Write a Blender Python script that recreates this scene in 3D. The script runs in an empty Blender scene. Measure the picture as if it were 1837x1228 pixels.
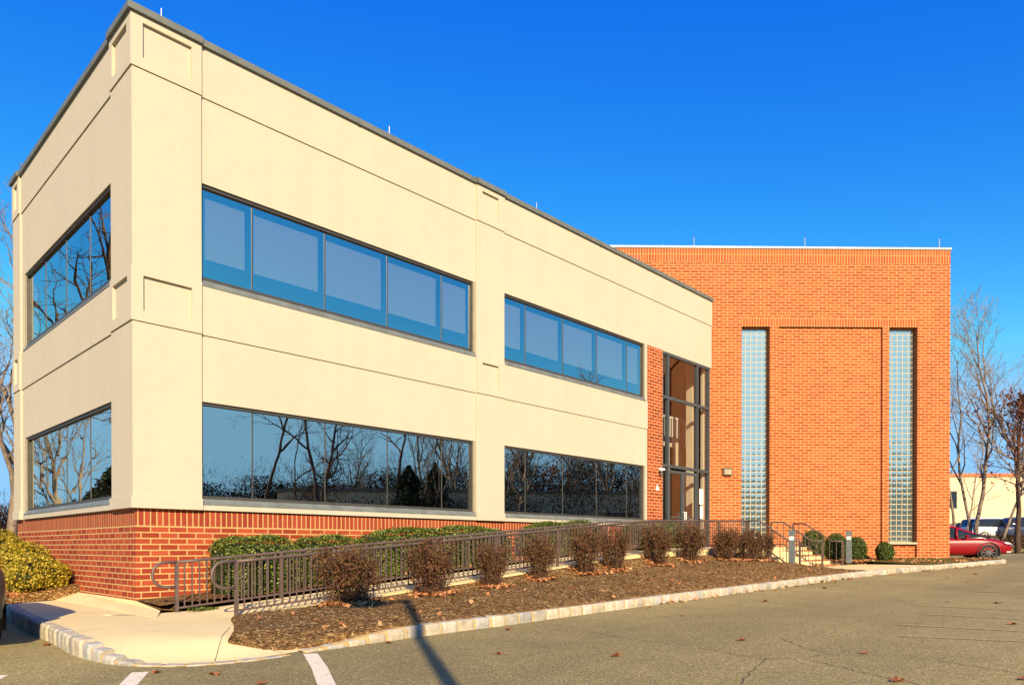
import bpy, bmesh, math, random
import numpy as np
from mathutils import Vector, Matrix
R = math.radians
S = bpy.context.scene
COL = S.collection
rng = random.Random(7)
nrng = np.random.default_rng(7)

# ------------------------------------------------------------------ camera, sky, sun, exposure
YAW, CX, CY, F, V0, PITCH = 0.7675, -4.2131, -12.8744, 1284.2951, 987.3034, R(.308)
cam = bpy.data.cameras.new('camera'); camo = bpy.data.objects.new('camera', cam); COL.objects.link(camo)
cam.sensor_width = 36; cam.lens = F / 1837 * 36; cam.shift_y = (V0 - 614) / 1837
cam.clip_start = .05; cam.clip_end = 6000
camo.location = (CX, CY, 0); camo.rotation_euler = (R(90) - PITCH, 0, YAW - R(90))
S.camera = camo

SUN = Vector((-.55, -.828, math.tan(R(27)) * .9938)).normalized()      # towards the sun
SUN_EL = R(27)
w = bpy.data.worlds.new('World'); S.world = w; w.use_nodes = True
wt = w.node_tree; wt.nodes.clear()
sky = wt.nodes.new('ShaderNodeTexSky'); sky.sky_type = 'NISHITA'; sky.sun_disc = False
sky.sun_elevation = SUN_EL; sky.sun_rotation = math.atan2(SUN.x, SUN.y)
sky.air_density = 1.0; sky.dust_density = .15; sky.ozone_density = 2.2; sky.altitude = 200
hs = wt.nodes.new('ShaderNodeHueSaturation'); hs.inputs['Saturation'].default_value = 1.28; hs.inputs['Value'].default_value = 1.0
bg = wt.nodes.new('ShaderNodeBackground'); bg.inputs[1].default_value = .13
wo = wt.nodes.new('ShaderNodeOutputWorld')
# clear winter air: deeper overhead, paler near the horizon than the plain model
wt.links.new(sky.outputs[0], hs.inputs['Color'])
sx = wt.nodes.new('ShaderNodeSeparateColor'); cx_ = wt.nodes.new('ShaderNodeCombineColor'); wt.links.new(hs.outputs[0], sx.inputs[0])
for ch, (gam, amp) in enumerate(((2.1, 2.2), (1.36, 1.12), (.39, .977))):
    x = sx.outputs[ch]
    for op, v in (('MULTIPLY', .211), ('MINIMUM', (.38, .64, 1.0)[ch]), ('POWER', gam), ('MULTIPLY', amp/.211)):
        mn = wt.nodes.new('ShaderNodeMath'); mn.operation = op; mn.inputs[1].default_value = v; wt.links.new(x, mn.inputs[0]); x = mn.outputs[0]
    wt.links.new(x, cx_.inputs[ch])
wt.links.new(cx_.outputs[0], bg.inputs[0]); wt.links.new(bg.outputs[0], wo.inputs[0])
sl = bpy.data.lights.new('sun', 'SUN'); sl.energy = 5.0; sl.angle = R(.5); sl.color = (1, .80, .53)
so = bpy.data.objects.new('sun', sl); COL.objects.link(so); so.rotation_euler = SUN.to_track_quat('Z', 'Y').to_euler()
so.location = (0, -40, 60)
S.view_settings.view_transform = 'Standard'; S.view_settings.look = 'None'
S.view_settings.exposure = .76; S.view_settings.gamma = 1
S.cycles.max_bounces = 6; S.cycles.transparent_max_bounces = 12; S.cycles.glossy_bounces = 4
S.cycles.caustics_reflective = False; S.cycles.caustics_refractive = False

# ------------------------------------------------------------------ helpers
def W(X, Z):                       # metres right of / ahead of the viewpoint -> ground plan
    return (CX + X * math.sin(YAW) + Z * math.cos(YAW), CY - X * math.cos(YAW) + Z * math.sin(YAW))
def U(u, Z): return W((u - 918.5) / F * Z, Z)
def zr(x): return -1.2 + .0215 * max(-30, min(45, x))      # the road rises gently along the facade

class MB:
    def __init__(s): s.v = []; s.f = []; s.m = []
    def face(s, pts, m=0):
        b = len(s.v); s.v += [tuple(p) for p in pts]; s.f.append(list(range(b, b + len(pts)))); s.m.append(m)
    def grid(s, rows, m=0, close=False):
        b = len(s.v); n = len(rows[0])
        for r in rows: s.v += [tuple(p) for p in r]
        for i in range(len(rows) - 1):
            for j in range(n if close else n - 1):
                k = (j + 1) % n
                s.f.append([b + i*n + j, b + i*n + k, b + (i+1)*n + k, b + (i+1)*n + j]); s.m.append(m)
        return b
    def box(s, x0, x1, y0, y1, z0, z1, m=0):
        b = len(s.v)
        s.v += [(x0,y0,z0),(x1,y0,z0),(x1,y1,z0),(x0,y1,z0),(x0,y0,z1),(x1,y0,z1),(x1,y1,z1),(x0,y1,z1)]
        for q in ((3,2,1,0),(4,5,6,7),(0,1,5,4),(1,2,6,5),(2,3,7,6),(3,0,4,7)):
            s.f.append([b + i for i in q]); s.m.append(m)
        return s
    def prism(s, pts, z0, z1, m=0):          # pts counter-clockwise (x, y)
        n = len(pts); b = len(s.v)
        f0 = z0 if callable(z0) else (lambda x, y: z0); f1 = z1 if callable(z1) else (lambda x, y: z1)
        s.v += [(x, y, f0(x, y)) for x, y in pts] + [(x, y, f1(x, y)) for x, y in pts]
        s.f.append([b + i for i in range(n)][::-1]); s.m.append(m)
        s.f.append([b + n + i for i in range(n)]); s.m.append(m)
        for i in range(n):
            j = (i + 1) % n; s.f.append([b+i, b+j, b+n+j, b+n+i]); s.m.append(m)
        return s
    def tube(s, pts, r, n=6, m=0, cap=True):
        pts = [Vector(p) for p in pts]; rs = r if isinstance(r, (list, tuple)) else [r] * len(pts)
        rows = []; up = None
        for i, p in enumerate(pts):
            d = (pts[min(i+1, len(pts)-1)] - pts[max(i-1, 0)])
            d = d.normalized() if d.length > 1e-9 else Vector((0,0,1))
            if up is None:
                up = Vector((0,0,1)) if abs(d.z) < .9 else Vector((1,0,0))
            a = d.cross(up)
            if a.length < 1e-6: a = d.orthogonal()
            a.normalize(); bb = a.cross(d).normalized(); up = bb
            rows.append([p + (a * math.cos(t) + bb * math.sin(t)) * rs[i] for t in [2*math.pi*k/n for k in range(n)]])
        b = s.grid(rows, m, True)
        if cap:
            s.f.append([b + k for k in range(n)]); s.m.append(m)
            L = b + (len(rows)-1)*n; s.f.append([L + k for k in range(n)][::-1]); s.m.append(m)
        return s
    def bar(s, a, b, w, d, m=0):             # rectangular bar between two points
        a = Vector(a); b = Vector(b); dr = (b - a).normalized()
        sd = dr.cross(Vector((0,0,1)))
        if sd.length < 1e-4: sd = Vector((1,0,0))
        sd.normalize(); up = sd.cross(dr)
        rows = [[p + sd*(sx*w/2) + up*(sy*d/2) for sx, sy in ((-1,-1),(1,-1),(1,1),(-1,1))] for p in (a, b)]
        k = s.grid(rows, m, True); s.f += [[k+3,k+2,k+1,k],[k+4,k+5,k+6,k+7]]; s.m += [m, m]
        return s
    def build(s, name, mats, parent=None, smooth=False, uv=False, xf=None, bevel=0, subsurf=0, recalc=True):
        me = bpy.data.meshes.new(name)
        v = [xf @ Vector(p) for p in s.v] if xf else s.v
        me.from_pydata(v, [], s.f)
        mats = mats if isinstance(mats, (list, tuple)) else [mats]
        for m in mats: me.materials.append(m)
        me.polygons.foreach_set('material_index', s.m)
        bm = bmesh.new(); bm.from_mesh(me)
        if recalc: bmesh.ops.recalc_face_normals(bm, faces=bm.faces)
        bm.to_mesh(me); bm.free()
        if smooth: me.polygons.foreach_set('use_smooth', [True] * len(me.polygons))
        if uv: boxuv(me)
        o = bpy.data.objects.new(name, me); COL.objects.link(o)
        if parent: o.parent = parent; 
        if bevel:
            b = o.modifiers.new('bevel', 'BEVEL'); b.width = bevel; b.segments = 2; b.limit_method = 'ANGLE'
        if subsurf:
            b = o.modifiers.new('sub', 'SUBSURF'); b.levels = subsurf; b.render_levels = subsurf
        return o

def boxuv(me):
    ul = me.uv_layers.new(name='UVMap'); vs = me.vertices
    for p in me.polygons:
        n = p.normal
        for li in p.loop_indices:
            c = vs[me.loops[li].vertex_index].co
            if abs(n.z) > .75: ul.data[li].uv = (c.x, c.y)
            else:
                t = Vector((-n.y, n.x)).normalized(); ul.data[li].uv = (c.x*t.x + c.y*t.y, c.z)

def np_mesh(name, V, Q, mat, parent=None):
    me = bpy.data.meshes.new(name); n = len(Q); k = Q.shape[1]
    me.vertices.add(len(V)); me.vertices.foreach_set('co', np.ascontiguousarray(V, np.float32).ravel())
    me.loops.add(n*k); me.loops.foreach_set('vertex_index', Q.astype(np.int32).ravel())
    me.polygons.add(n); me.polygons.foreach_set('loop_start', np.arange(0, n*k, k, dtype=np.int32))
    me.update(calc_edges=True); me.validate(); me.materials.append(mat)
    o = bpy.data.objects.new(name, me); COL.objects.link(o)
    if parent: o.parent = parent
    return o

def leaves(C, size, flat=0., aspect=.55, fold=.25, normals=None, bias=0.):
    """numpy: one pointed six-corner leaf per centre, random attitude"""
    C = np.asarray(C, float); n = len(C); size = np.broadcast_to(size, (n,))
    a = nrng.normal(size=(n,3)); a[:,2] *= (1-flat); a /= np.linalg.norm(a, axis=1)[:,None] + 1e-9
    nn = nrng.normal(size=(n,3))
    if normals is not None: nn = nn*(1-bias) + normals*bias*2
    nn[:,2] += flat*4
    b = np.cross(nn, a); b /= np.linalg.norm(b, axis=1)[:,None] + 1e-9
    c = np.cross(a, b)
    L = (size*nrng.uniform(.7,1.3,n))[:,None]; Wd = L*aspect
    pts = [C - a*L*.5, C + b*Wd*.5 - a*L*.05 + c*L*fold*.5, C + a*L*.5, C - b*Wd*.5 - a*L*.05 + c*L*fold*.5]
    V = np.stack(pts, 1).reshape(-1, 3); Q = np.arange(4*n).reshape(n, 4)
    return V, Q

def tag(o, label=None, cat=None, group=None, kind=None):
    if label: o['label'] = label
    if cat: o['category'] = cat
    if group: o['group'] = group
    if kind: o['kind'] = kind
    return o
def thing(name, label, cat, loc=(0,0,0), rz=0, group=None):
    o = bpy.data.objects.new(name, None); COL.objects.link(o); o.empty_display_size = .2
    o.location = loc; o.rotation_euler = (0,0,rz)
    return tag(o, label, cat, group)
def dup(root, loc, rz=0, sc=1, label=None, group=None):
    r = root.copy(); COL.objects.link(r); r.location = loc; r.rotation_euler = (0,0,rz)
    r.scale = (sc,)*3 if not isinstance(sc, tuple) else sc
    if label: r['label'] = label
    if group: r['group'] = group
    for ch in list(root.children):
        c = ch.copy(); COL.objects.link(c); c.parent = r
        for g in ch.children:
            d = g.copy(); COL.objects.link(d); d.parent = c
    return r

# ------------------------------------------------------------------ materials
class Mat:
    def __init__(s, name, rough=.8, metal=0., col=(.5,.5,.5), spec=.5):
        s.m = bpy.data.materials.new(name); s.m.use_nodes = True; s.t = s.m.node_tree
        s.b = s.t.nodes['Principled BSDF']; s.b.inputs['Roughness'].default_value = rough
        s.b.inputs['Metallic'].default_value = metal; s.b.inputs['Base Color'].default_value = (*col, 1)
        s.b.inputs['Specular IOR Level'].default_value = spec
    def n(s, t, **kw):
        x = s.t.nodes.new(t)
        for k, v in kw.items():
            if k in x.inputs.keys(): x.inputs[k].default_value = v
            else: setattr(x, k, v)
        return x
    def l(s, a, b): s.t.links.new(a, b)
    def coord(s, k='Object'): return s.n('ShaderNodeTexCoord').outputs[k]
    def noise(s, scale, detail=4, rough=.6, vec=None):
        x = s.n('ShaderNodeTexNoise', Scale=scale, Detail=detail, Roughness=rough); s.l(vec or s.coord(), x.inputs['Vector']); return x.outputs['Fac']
    def ramp(s, fac, stops, interp='LINEAR'):
        x = s.n('ShaderNodeValToRGB'); e = x.color_ramp.elements; x.color_ramp.interpolation = interp
        while len(e) < len(stops): e.new(.5)
        for k, (p, c) in enumerate(stops): e[k].position = p; e[k].color = (*c, 1) if len(c) == 3 else c
        s.l(fac, x.inputs[0]); return x.outputs[0]
    def mix(s, a, b, fac, mode='MIX'):
        x = s.n('ShaderNodeMix', data_type='RGBA', blend_type=mode)
        for v, k in ((fac, 0), (a, 6), (b, 7)):
            if hasattr(v, 'is_output'): s.l(v, x.inputs[k])
            else: x.inputs[k].default_value = v if k == 0 else ((*v, 1) if len(v) == 3 else v)
        return x.outputs[2]
    def math(s, op, a, b=None, c=None):
        x = s.n('ShaderNodeMath', operation=op)
        for i, v in enumerate((a, b, c)):
            if v is None: continue
            if hasattr(v, 'is_output'): s.l(v, x.inputs[i])
            else: x.inputs[i].default_value = v
        return x.outputs[0]
    def base(s, c): s.l(c, s.b.inputs['Base Color']); return s
    def bump(s, h, strength=.3, dist=.01):
        x = s.n('ShaderNodeBump', Strength=strength, Distance=dist); s.l(h, x.inputs['Height']); s.l(x.outputs[0], s.b.inputs['Normal']); return s
    def island(s): return s.n('ShaderNodeNewGeometry').outputs['Random Per Island']

M = {}
def simple(name, col, rough=.7, metal=0, var=.15, scale=6, bump=0, spec=.5):
    k = Mat(name, rough, metal, col, spec)
    f = k.noise(scale, 5, .65)
    k.base(k.ramp(f, [(.3, tuple(c*(1-var) for c in col)), (.7, tuple(min(1, c*(1+var)) for c in col))]))
    if bump: k.bump(k.noise(scale*12, 3), bump, .004)
    M[name] = k.m; return k.m

def m_stucco():
    k = Mat('stucco', .92, spec=.2)
    f = k.noise(.55, 6, .7); g = k.noise(5, 5, .7)
    c = k.ramp(f, [(.3, (.515,.455,.340)), (.7, (.54,.48,.36))])
    c = k.mix(c, k.ramp(g, [(.35, (.94,.93,.91)), (.65, (1,1,1))]), .6, 'MULTIPLY')
    mp = k.n('ShaderNodeMapping', Scale=(3.,3.,.22)); k.l(k.coord(), mp.inputs[0])
    st = k.noise(.8, 4, .6, mp.outputs[0])
    c = k.mix(c, k.ramp(st, [(.30, (.88,.86,.82)), (.58, (1,1,1))]), .20, 'MULTIPLY')
    k.base(c).bump(k.noise(240, 3, .7), .35, .0025); M['stucco'] = k.m
m_stucco()

def m_brick(name, swap=False, c1=(.50,.13,.055), c2=(.62,.19,.085), mo=(.72,.50,.24), ms=.012, voff=0.):
    k = Mat(name, .85, spec=.25); uv = k.n('ShaderNodeUVMap').outputs[0]
    sp = k.n('ShaderNodeSeparateXYZ'); k.l(uv, sp.inputs[0]); cb = k.n('ShaderNodeCombineXYZ')
    v = k.math('ADD', sp.outputs[1], voff)
    k.l(v if swap else sp.outputs[0], cb.inputs[0]); k.l(sp.outputs[0] if swap else v, cb.inputs[1])
    ds = k.n('ShaderNodeTexNoise', Scale=9., Detail=2.); k.l(uv, ds.inputs['Vector'])
    va = k.n('ShaderNodeVectorMath', operation='MULTIPLY_ADD'); k.l(ds.outputs['Color'], va.inputs[0])
    va.inputs[1].default_value = (.006,.006,0); k.l(cb.outputs[0], va.inputs[2])
    b = k.n('ShaderNodeTexBrick', Scale=1., **{'Mortar Size': ms, 'Mortar Smooth': .25, 'Bias': -.1, 'Brick Width': .3048, 'Row Height': .1016})
    b.offset = 0 if swap else .5
    k.l(va.outputs[0], b.inputs['Vector'])
    b.inputs['Color1'].default_value = (*c1,1); b.inputs['Color2'].default_value = (*c2,1); b.inputs['Mortar'].default_value = (*mo,1)
    # per-brick shade: white noise of the brick cell
    c = k.mix(b.outputs['Color'], k.ramp(k.noise(14, 5, .7, uv), [(.25,(.80,.78,.78)),(.75,(1.08,1.06,1.04))]), .75, 'MULTIPLY')
    c = k.mix(c, k.ramp(k.noise(.45, 4, .6, uv), [(.3,(.90,.90,.90)),(.7,(1.05,1.04,1.02))]), .8, 'MULTIPLY')
    h = k.math('SUBTRACT', 1., b.outputs['Fac']); h2 = k.math('MULTIPLY_ADD', k.noise(90, 3, .6, uv), .25, h)
    k.base(c).bump(h2, .55, .006); M[name] = k.m
m_brick('base_brick', voff=.865, c1=(.27,.037,.015), c2=(.45,.085,.032), mo=(.56,.37,.145))
m_brick('base_soldier', True, voff=-.3592, c1=(.28,.042,.019), c2=(.40,.075,.032), mo=(.56,.37,.145))
m_brick('wing_brick', ms=.0122, voff=.457, c1=(.33,.066,.021), c2=(.46,.115,.036), mo=(.58,.37,.14))
m_brick('wing_soldier', True, ms=.0125, voff=-10.38, c1=(.37,.078,.024), c2=(.45,.112,.035), mo=(.58,.37,.14))
m_brick('lintel_soldier', True, ms=.0125, voff=-8.075, c1=(.37,.078,.024), c2=(.45,.112,.035), mo=(.58,.37,.14))

def m_glass(name, refl, tint, trans, rough=0., bump=.0):
    k = Mat(name); t = k.t; t.nodes.remove(k.b); out = t.nodes['Material Output']
    gl = k.n('ShaderNodeBsdfGlossy', Color=(*tint,1), Roughness=rough); tr = k.n('ShaderNodeBsdfTransparent', Color=(*trans,1))
    lw = k.n('ShaderNodeLayerWeight')
    f = k.math('MULTIPLY_ADD', k.math('POWER', lw.outputs['Facing'], 4.), 1-refl, refl)
    mx = k.n('ShaderNodeMixShader'); k.l(f, mx.inputs[0]); k.l(tr.outputs[0], mx.inputs[1]); k.l(gl.outputs[0], mx.inputs[2]); k.l(mx.outputs[0], out.inputs[0])
    if bump:
        b = k.n('ShaderNodeBump', Strength=bump, Distance=.02); k.l(k.noise(1.1, 2, .4), b.inputs['Height']); k.l(b.outputs[0], gl.inputs['Normal'])
    M[name] = k.m
m_glass('tinted_glass', .56, (.95,.98,.86), (.66,.64,.56), bump=.09)
m_glass('clear_glass', .13, (.95,.95,.95), (.80,.82,.80))
simple('bronze_frame', (.075,.07,.06), .45, .3)
simple('sill_metal', (.15,.165,.15), .5, .0, var=.25, scale=3)
simple('jamb_metal', (.30,.26,.17), .5)
simple('coping_metal', (.135,.145,.12), .6, .0, var=.2, scale=2)
simple('pale_coping', (.34,.35,.34), .5, .2, var=.2, scale=2)
simple('entrance_frame', (.085,.105,.115), .4, .4)
simple('dark_interior', (.05,.047,.044), .9)
simple('lobby_wood', (.20,.115,.07), .7, var=.3, scale=3)
simple('cream_paint', (.70,.62,.46), .7, var=.05)
simple('white_paint', (.80,.79,.75), .6, var=.05)
simple('blind_fabric', (.62,.62,.60), .9, var=.04, scale=30)
simple('rail_paint', (.115,.078,.066), .5, .1, var=.25, scale=5)
simple('steel', (.45,.45,.45), .5, .3)
simple('roof_membrane', (.3,.3,.3), .9)
simple('bollard_metal', (.10,.115,.115), .5, .1, var=.2)
simple('lamp_lens', (.60,.59,.54), .25, var=.03)
simple('lamp_bronze', (.16,.13,.09), .45, .3)
simple('rubber', (.022,.022,.022), .75)
simple('black_plastic', (.02,.02,.022), .5)
simple('rim_metal', (.20,.20,.20), .3, .8)
simple('chrome', (.7,.7,.7), .15, 1)
simple('tail_red', (.30,.006,.006), .3)
simple('headlight_glass', (.75,.72,.66), .08)
simple('block_grout', (.45,.37,.24), .85)
simple('stone_sill', (.45,.38,.25), .85, var=.1)
simple('paper', (.85,.84,.78), .8, var=.02)
simple('beige_wall', (.66,.53,.33), .9, var=.12, scale=.7)
simple('orange_trim', (.55,.16,.06), .7)
simple('pole_bronze', (.06,.05,.045), .5, .3)

def m_asphalt():
    k = Mat('asphalt', .9, spec=.25); c = k.coord()
    v = k.n('ShaderNodeTexVoronoi', Scale=95., feature='F1'); k.l(c, v.inputs['Vector'])
    sp = k.n('ShaderNodeSeparateColor'); k.l(v.outputs['Color'], sp.inputs[0])
    col = k.ramp(sp.outputs[0], [(0,(.165,.135,.052)),(.55,(.293,.237,.100)),(.86,(.38,.31,.125)),(1,(.62,.52,.28))])
    big = k.ramp(k.noise(.22, 6, .65), [(.3,(.72,.72,.73)),(.68,(1.12,1.10,1.06))])
    med = k.ramp(k.noise(1.6, 5, .7), [(.3,(.86,.86,.87)),(.7,(1.08,1.08,1.07))])
    col = k.mix(col, big, 1., 'MULTIPLY'); col = k.mix(col, med, .8, 'MULTIPLY')
    # worn paler travel bands with their own direction
    mp = k.n('ShaderNodeMapping', Scale=(.05,.55,1), Rotation=(0,0,R(8))); k.l(c, mp.inputs[0])
    band = k.ramp(k.noise(1., 4, .5, mp.outputs[0]), [(.42,(.90,.90,.90)),(.62,(1.13,1.11,1.06))])
    col = k.mix(col, band, .8, 'MULTIPLY')
    oil = k.ramp(k.noise(.9, 3, .5), [(.70,(1,1,1)),(.80,(.74,.73,.72))]); col = k.mix(col, oil, 1., 'MULTIPLY')
    k.base(col).bump(v.outputs['Distance'], .5, .006); M['asphalt'] = k.m
m_asphalt()
def m_concrete():
    k = Mat('concrete', .9, spec=.25)
    c = k.ramp(k.noise(1.3, 6, .7), [(.3,(.68,.54,.27)),(.7,(.77,.62,.32))])
    c = k.mix(c, k.ramp(k.noise(60, 3, .7), [(.3,(.88,.88,.88)),(.7,(1.06,1.06,1.06))]), .8, 'MULTIPLY')
    k.base(c).bump(k.noise(120, 3), .3, .003); M['concrete'] = k.m
m_concrete()
def m_mulch():
    k = Mat('mulch', .95, spec=.1); c = k.coord()
    v = k.n('ShaderNodeTexVoronoi', Scale=38., feature='F1', Randomness=1.)
    mp = k.n('ShaderNodeMapping', Scale=(1,.6,1), Rotation=(0,0,.6)); k.l(c, mp.inputs[0]); k.l(mp.outputs[0], v.inputs['Vector'])
    sp = k.n('ShaderNodeSeparateColor'); k.l(v.outputs['Color'], sp.inputs[0])
    col = k.ramp(sp.outputs[0], [(0,(.085,.042,.015)),(.5,(.20,.108,.038)),(.85,(.31,.185,.072)),(1,(.55,.38,.17))])
    col = k.mix(col, k.ramp(k.noise(1.1, 5, .7), [(.3,(.72,.70,.68)),(.7,(1.15,1.12,1.05))]), .9, 'MULTIPLY')
    h = k.math('MULTIPLY_ADD', k.noise(25, 5, .7), .8, v.outputs['Distance'])
    k.base(col).bump(h, .9, .03); M['mulch'] = k.m
m_mulch()
def m_soil(name, a, b, sc=3):
    k = Mat(name, .95, spec=.1); c = k.ramp(k.noise(sc, 8, .75), [(.3,a),(.7,b)]); k.base(c).bump(k.noise(sc*6, 6, .7), .8, .05); M[name] = k.m
m_soil('woods_soil', (.10,.06,.03), (.28,.17,.08))
m_soil('turf', (.07,.075,.02), (.20,.15,.05), 9)
def m_island(name, stops, rough=.7, spec=.25, transl=.0, extra=.0):
    k = Mat(name, rough, spec=spec); c = k.ramp(k.island(), stops)
    if extra: c = k.mix(c, k.ramp(k.noise(7, 4, .7), [(.3,(1-extra,)*3),(.7,(1+extra*.5,)*3)]), 1., 'MULTIPLY')
    k.base(c)
    if transl:
        t = k.n('ShaderNodeBsdfTranslucent'); k.l(c, t.inputs[0]); mx = k.n('ShaderNodeMixShader'); mx.inputs[0].default_value = transl
        out = k.t.nodes['Material Output']; k.l(k.b.outputs[0], mx.inputs[1]); k.l(t.outputs[0], mx.inputs[2]); k.l(mx.outputs[0], out.inputs[0])
    M[name] = k.m; return k
kk = m_island('granite', [(0,(.32,.31,.27)),(.3,(.46,.40,.29)),(.6,(.52,.46,.34)),(.85,(.40,.39,.35)),(1,(.56,.50,.35))], .85, extra=.35)
kk.bump(kk.noise(40, 5, .7), .6, .012)
simple('kerb_mortar', (.50,.35,.15), .9, var=.2, scale=5)
m_island('hedge_leaf', [(0,(.03,.05,.008)),(.35,(.075,.11,.014)),(.75,(.15,.19,.025)),(1,(.32,.33,.05))], .45, .4, .2)
m_island('yellow_leaf', [(0,(.10,.09,.012)),(.25,(.28,.22,.02)),(.6,(.48,.36,.03)),(.9,(.62,.46,.05)),(1,(.30,.30,.05))], .5, .3, .25)
m_island('shrub_leaf', [(0,(.05,.022,.018)),(.32,(.13,.05,.03)),(.58,(.10,.085,.02)),(.82,(.20,.075,.04)),(1,(.26,.14,.05))], .7, .2, .2)
m_island('round_leaf', [(0,(.025,.045,.010)),(.5,(.075,.11,.02)),(1,(.17,.20,.04))], .5, .3, .2)
m_island('oak_leaf', [(0,(.09,.025,.018)),(.5,(.20,.065,.035)),(1,(.34,.13,.06))], .7, .2, .3)
m_island('fallen_leaf', [(0,(.25,.085,.03)),(.4,(.46,.19,.07)),(.8,(.60,.30,.13)),(1,(.70,.45,.22))], .7, .2, .1)
m_island('asphalt_leaf', [(0,(.15,.045,.02)),(.5,(.26,.09,.035)),(1,(.40,.19,.08))], .7, .2)
m_island('needles', [(0,(.008,.016,.008)),(.5,(.02,.035,.014)),(1,(.045,.06,.02))], .7, .2)
m_island('thicket', [(0,(.02,.012,.008)),(.5,(.055,.03,.018)),(1,(.12,.065,.035))], .9, .1)
m_island('chips', [(0,(.07,.045,.025)),(.6,(.20,.14,.08)),(.9,(.36,.27,.16)),(1,(.55,.44,.28))], .9, .1)
m_island('grass_blade', [(0,(.06,.075,.015)),(.5,(.16,.15,.035)),(1,(.32,.24,.08))], .7, .2, .2)
def m_bark(name, a, b):
    k = Mat(name, .95, spec=.1); mp = k.n('ShaderNodeMapping', Scale=(1,1,.2)); k.l(k.coord(), mp.inputs[0])
    k.base(k.ramp(k.noise(9, 6, .7, mp.outputs[0]), [(.3,a),(.7,b)])).bump(k.noise(14, 5, .7, mp.outputs[0]), .8, .03); M[name] = k.m
m_bark('bark', (.14,.105,.075), (.36,.28,.20))
m_bark('dark_bark', (.055,.035,.026), (.15,.10,.07))
m_bark('stem_bark', (.07,.04,.028), (.17,.10,.065))
def m_paint(name, a=(.62,.60,.55), wear=.5, under=(.19,.175,.15)):
    k = Mat(name, .8, spec=.2); f = k.noise(13, 8, .75)
    k.base(k.mix(under, a, k.ramp(f, [(wear-.08,(0,0,0)),(wear+.05,(1,1,1))]))); M[name] = k.m
m_paint('line_paint', (.74,.66,.50), .40, (.295,.237,.092))
m_paint('faded_paint', (.40,.33,.16), .52, (.295,.237,.092))
simple('crack_fill', (.07,.058,.04), .95)
def m_car(name, col, rough=.22):
    k = Mat(name, .38, 0, col, .3); k.b.inputs['Coat Weight'].default_value = .12; k.b.inputs['Coat Roughness'].default_value = .3
    k.base(k.mix(col, tuple(c*.9 for c in col), k.noise(3, 2))); M[name] = k.m
m_car('red_paint', (.25,.004,.010)); m_car('white_car', (.75,.75,.75)); m_car('dark_car', (.028,.026,.026)); m_car('blue_car', (.03,.05,.12)); m_car('brown_car', (.055,.035,.028))
k = Mat('car_glass', .05, 0, (.018,.022,.025)); M['car_glass'] = k.m
k = Mat('block_glass'); k.b.inputs['Base Color'].default_value = (.20,.27,.23,1); k.b.inputs['Roughness'].default_value = .3
gl_ = k.n('ShaderNodeBsdfGlossy', Color=(.96,1,.83,1), Roughness=.03); mx_ = k.n('ShaderNodeMixShader'); mx_.inputs[0].default_value = .74
k.l(k.b.outputs[0], mx_.inputs[1]); k.l(gl_.outputs[0], mx_.inputs[2]); k.l(mx_.outputs[0], k.t.nodes['Material Output'].inputs[0]); M['block_glass'] = k.m

# ------------------------------------------------------------------ the ground
xs = [-1500, -400, -120, -60, -30, -10, 10, 20, 30, 45, 70, 150, 500, 1500]
ys = [-1500, -400, -150, -60, -40, -20, 0, 20, 40, 80, 200, 500, 1500]
g = MB(); g.grid([[(x, y, zr(x) - .05) for x in xs] for y in ys])
tag(g.build('ground', M['woods_soil']), 'brown leafy soil spreading round the parking lot', 'ground', kind='structure')
g = MB(); xa = [-60, -30, -15, 0, 15, 30, 40]; ya = [-36, -25, -15, -8, 0, 8, 14]
g.grid([[(x, y, zr(x)) for x in xa] for y in ya])
tag(g.build('asphalt_road', M['asphalt']), 'worn grey asphalt of the parking lot', 'road', kind='structure')

# sandy concrete walk with a dropped front edge
curbL = [(-1.25,2.6),(-1.44,1.2),(-1.62,-1.05),(-1.72,-2.6),(-1.80,-3.6),(-1.78,-4.3),(-1.68,-4.75),(-1.52,-5.05),(-1.30,-5.3),(-1.0,-5.5),(-.6,-5.6),(-.1,-5.57)]
zw = -1.03
sm = lambda a, b, t: (lambda q: q*q*(3-2*q))(max(0, min(1, (t-a)/(b-a))))
g = MB()
def resample(P, step):
    P = [Vector(p) for p in P]; out = [P[0].copy()]; d = step
    for a, b in zip(P, P[1:]):
        L = (b-a).length
        while d <= L: out.append(a + (b-a)*(d/L)); d += step
        d -= L
    return out
hL = lambda t: .205 - .193*sm(.66,.84,t)
cl = resample(curbL, .05)
def zwalk(x, y):
    d, k = min(((p.x-x)**2 + (p.y-y)**2, k) for k, p in enumerate(cl)); d = math.sqrt(d); t = k/(len(cl)-1)
    e = zr(x) + hL(t) - .006
    return e + (zw - e)*sm(.1, .95, d)
edge = []
for k in range(49):
    q = int(k*(len(cl)-1)/48); p = cl[q]; dd = (cl[min(q+1,len(cl)-1)] - cl[max(q-1,0)]).normalized(); edge.append((p.x - dd.y*.125, p.y + dd.x*.125))
inner = [(-.33,3.2),(-.33,2.2),(-.33,.6),(-.33,-.6),(-.3,-1.3),(.1,-1.15),(.5,-1.1),(.62,-2.0),(.72,-2.74),(.55,-3.2),(.2,-4.0),(-.15,-4.7),(0.05,-5.44)]
rows = []; ni = len(inner)-1
inner = [tuple(inner[min(ni-1,int(k*ni/48))][c] + (inner[min(ni-1,int(k*ni/48))+1][c]-inner[min(ni-1,int(k*ni/48))][c])*(k*ni/48-min(ni-1,int(k*ni/48))) for c in (0,1)) for k in range(49)]
for (ex, ey), (ix, iy) in zip(edge, inner):
    rows.append([(ex + (ix-ex)*t, ey + (iy-ey)*t, zwalk(ex + (ix-ex)*t, ey + (iy-ey)*t)) for t in [i/16 for i in range(17)]])
g.grid(rows)
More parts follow.
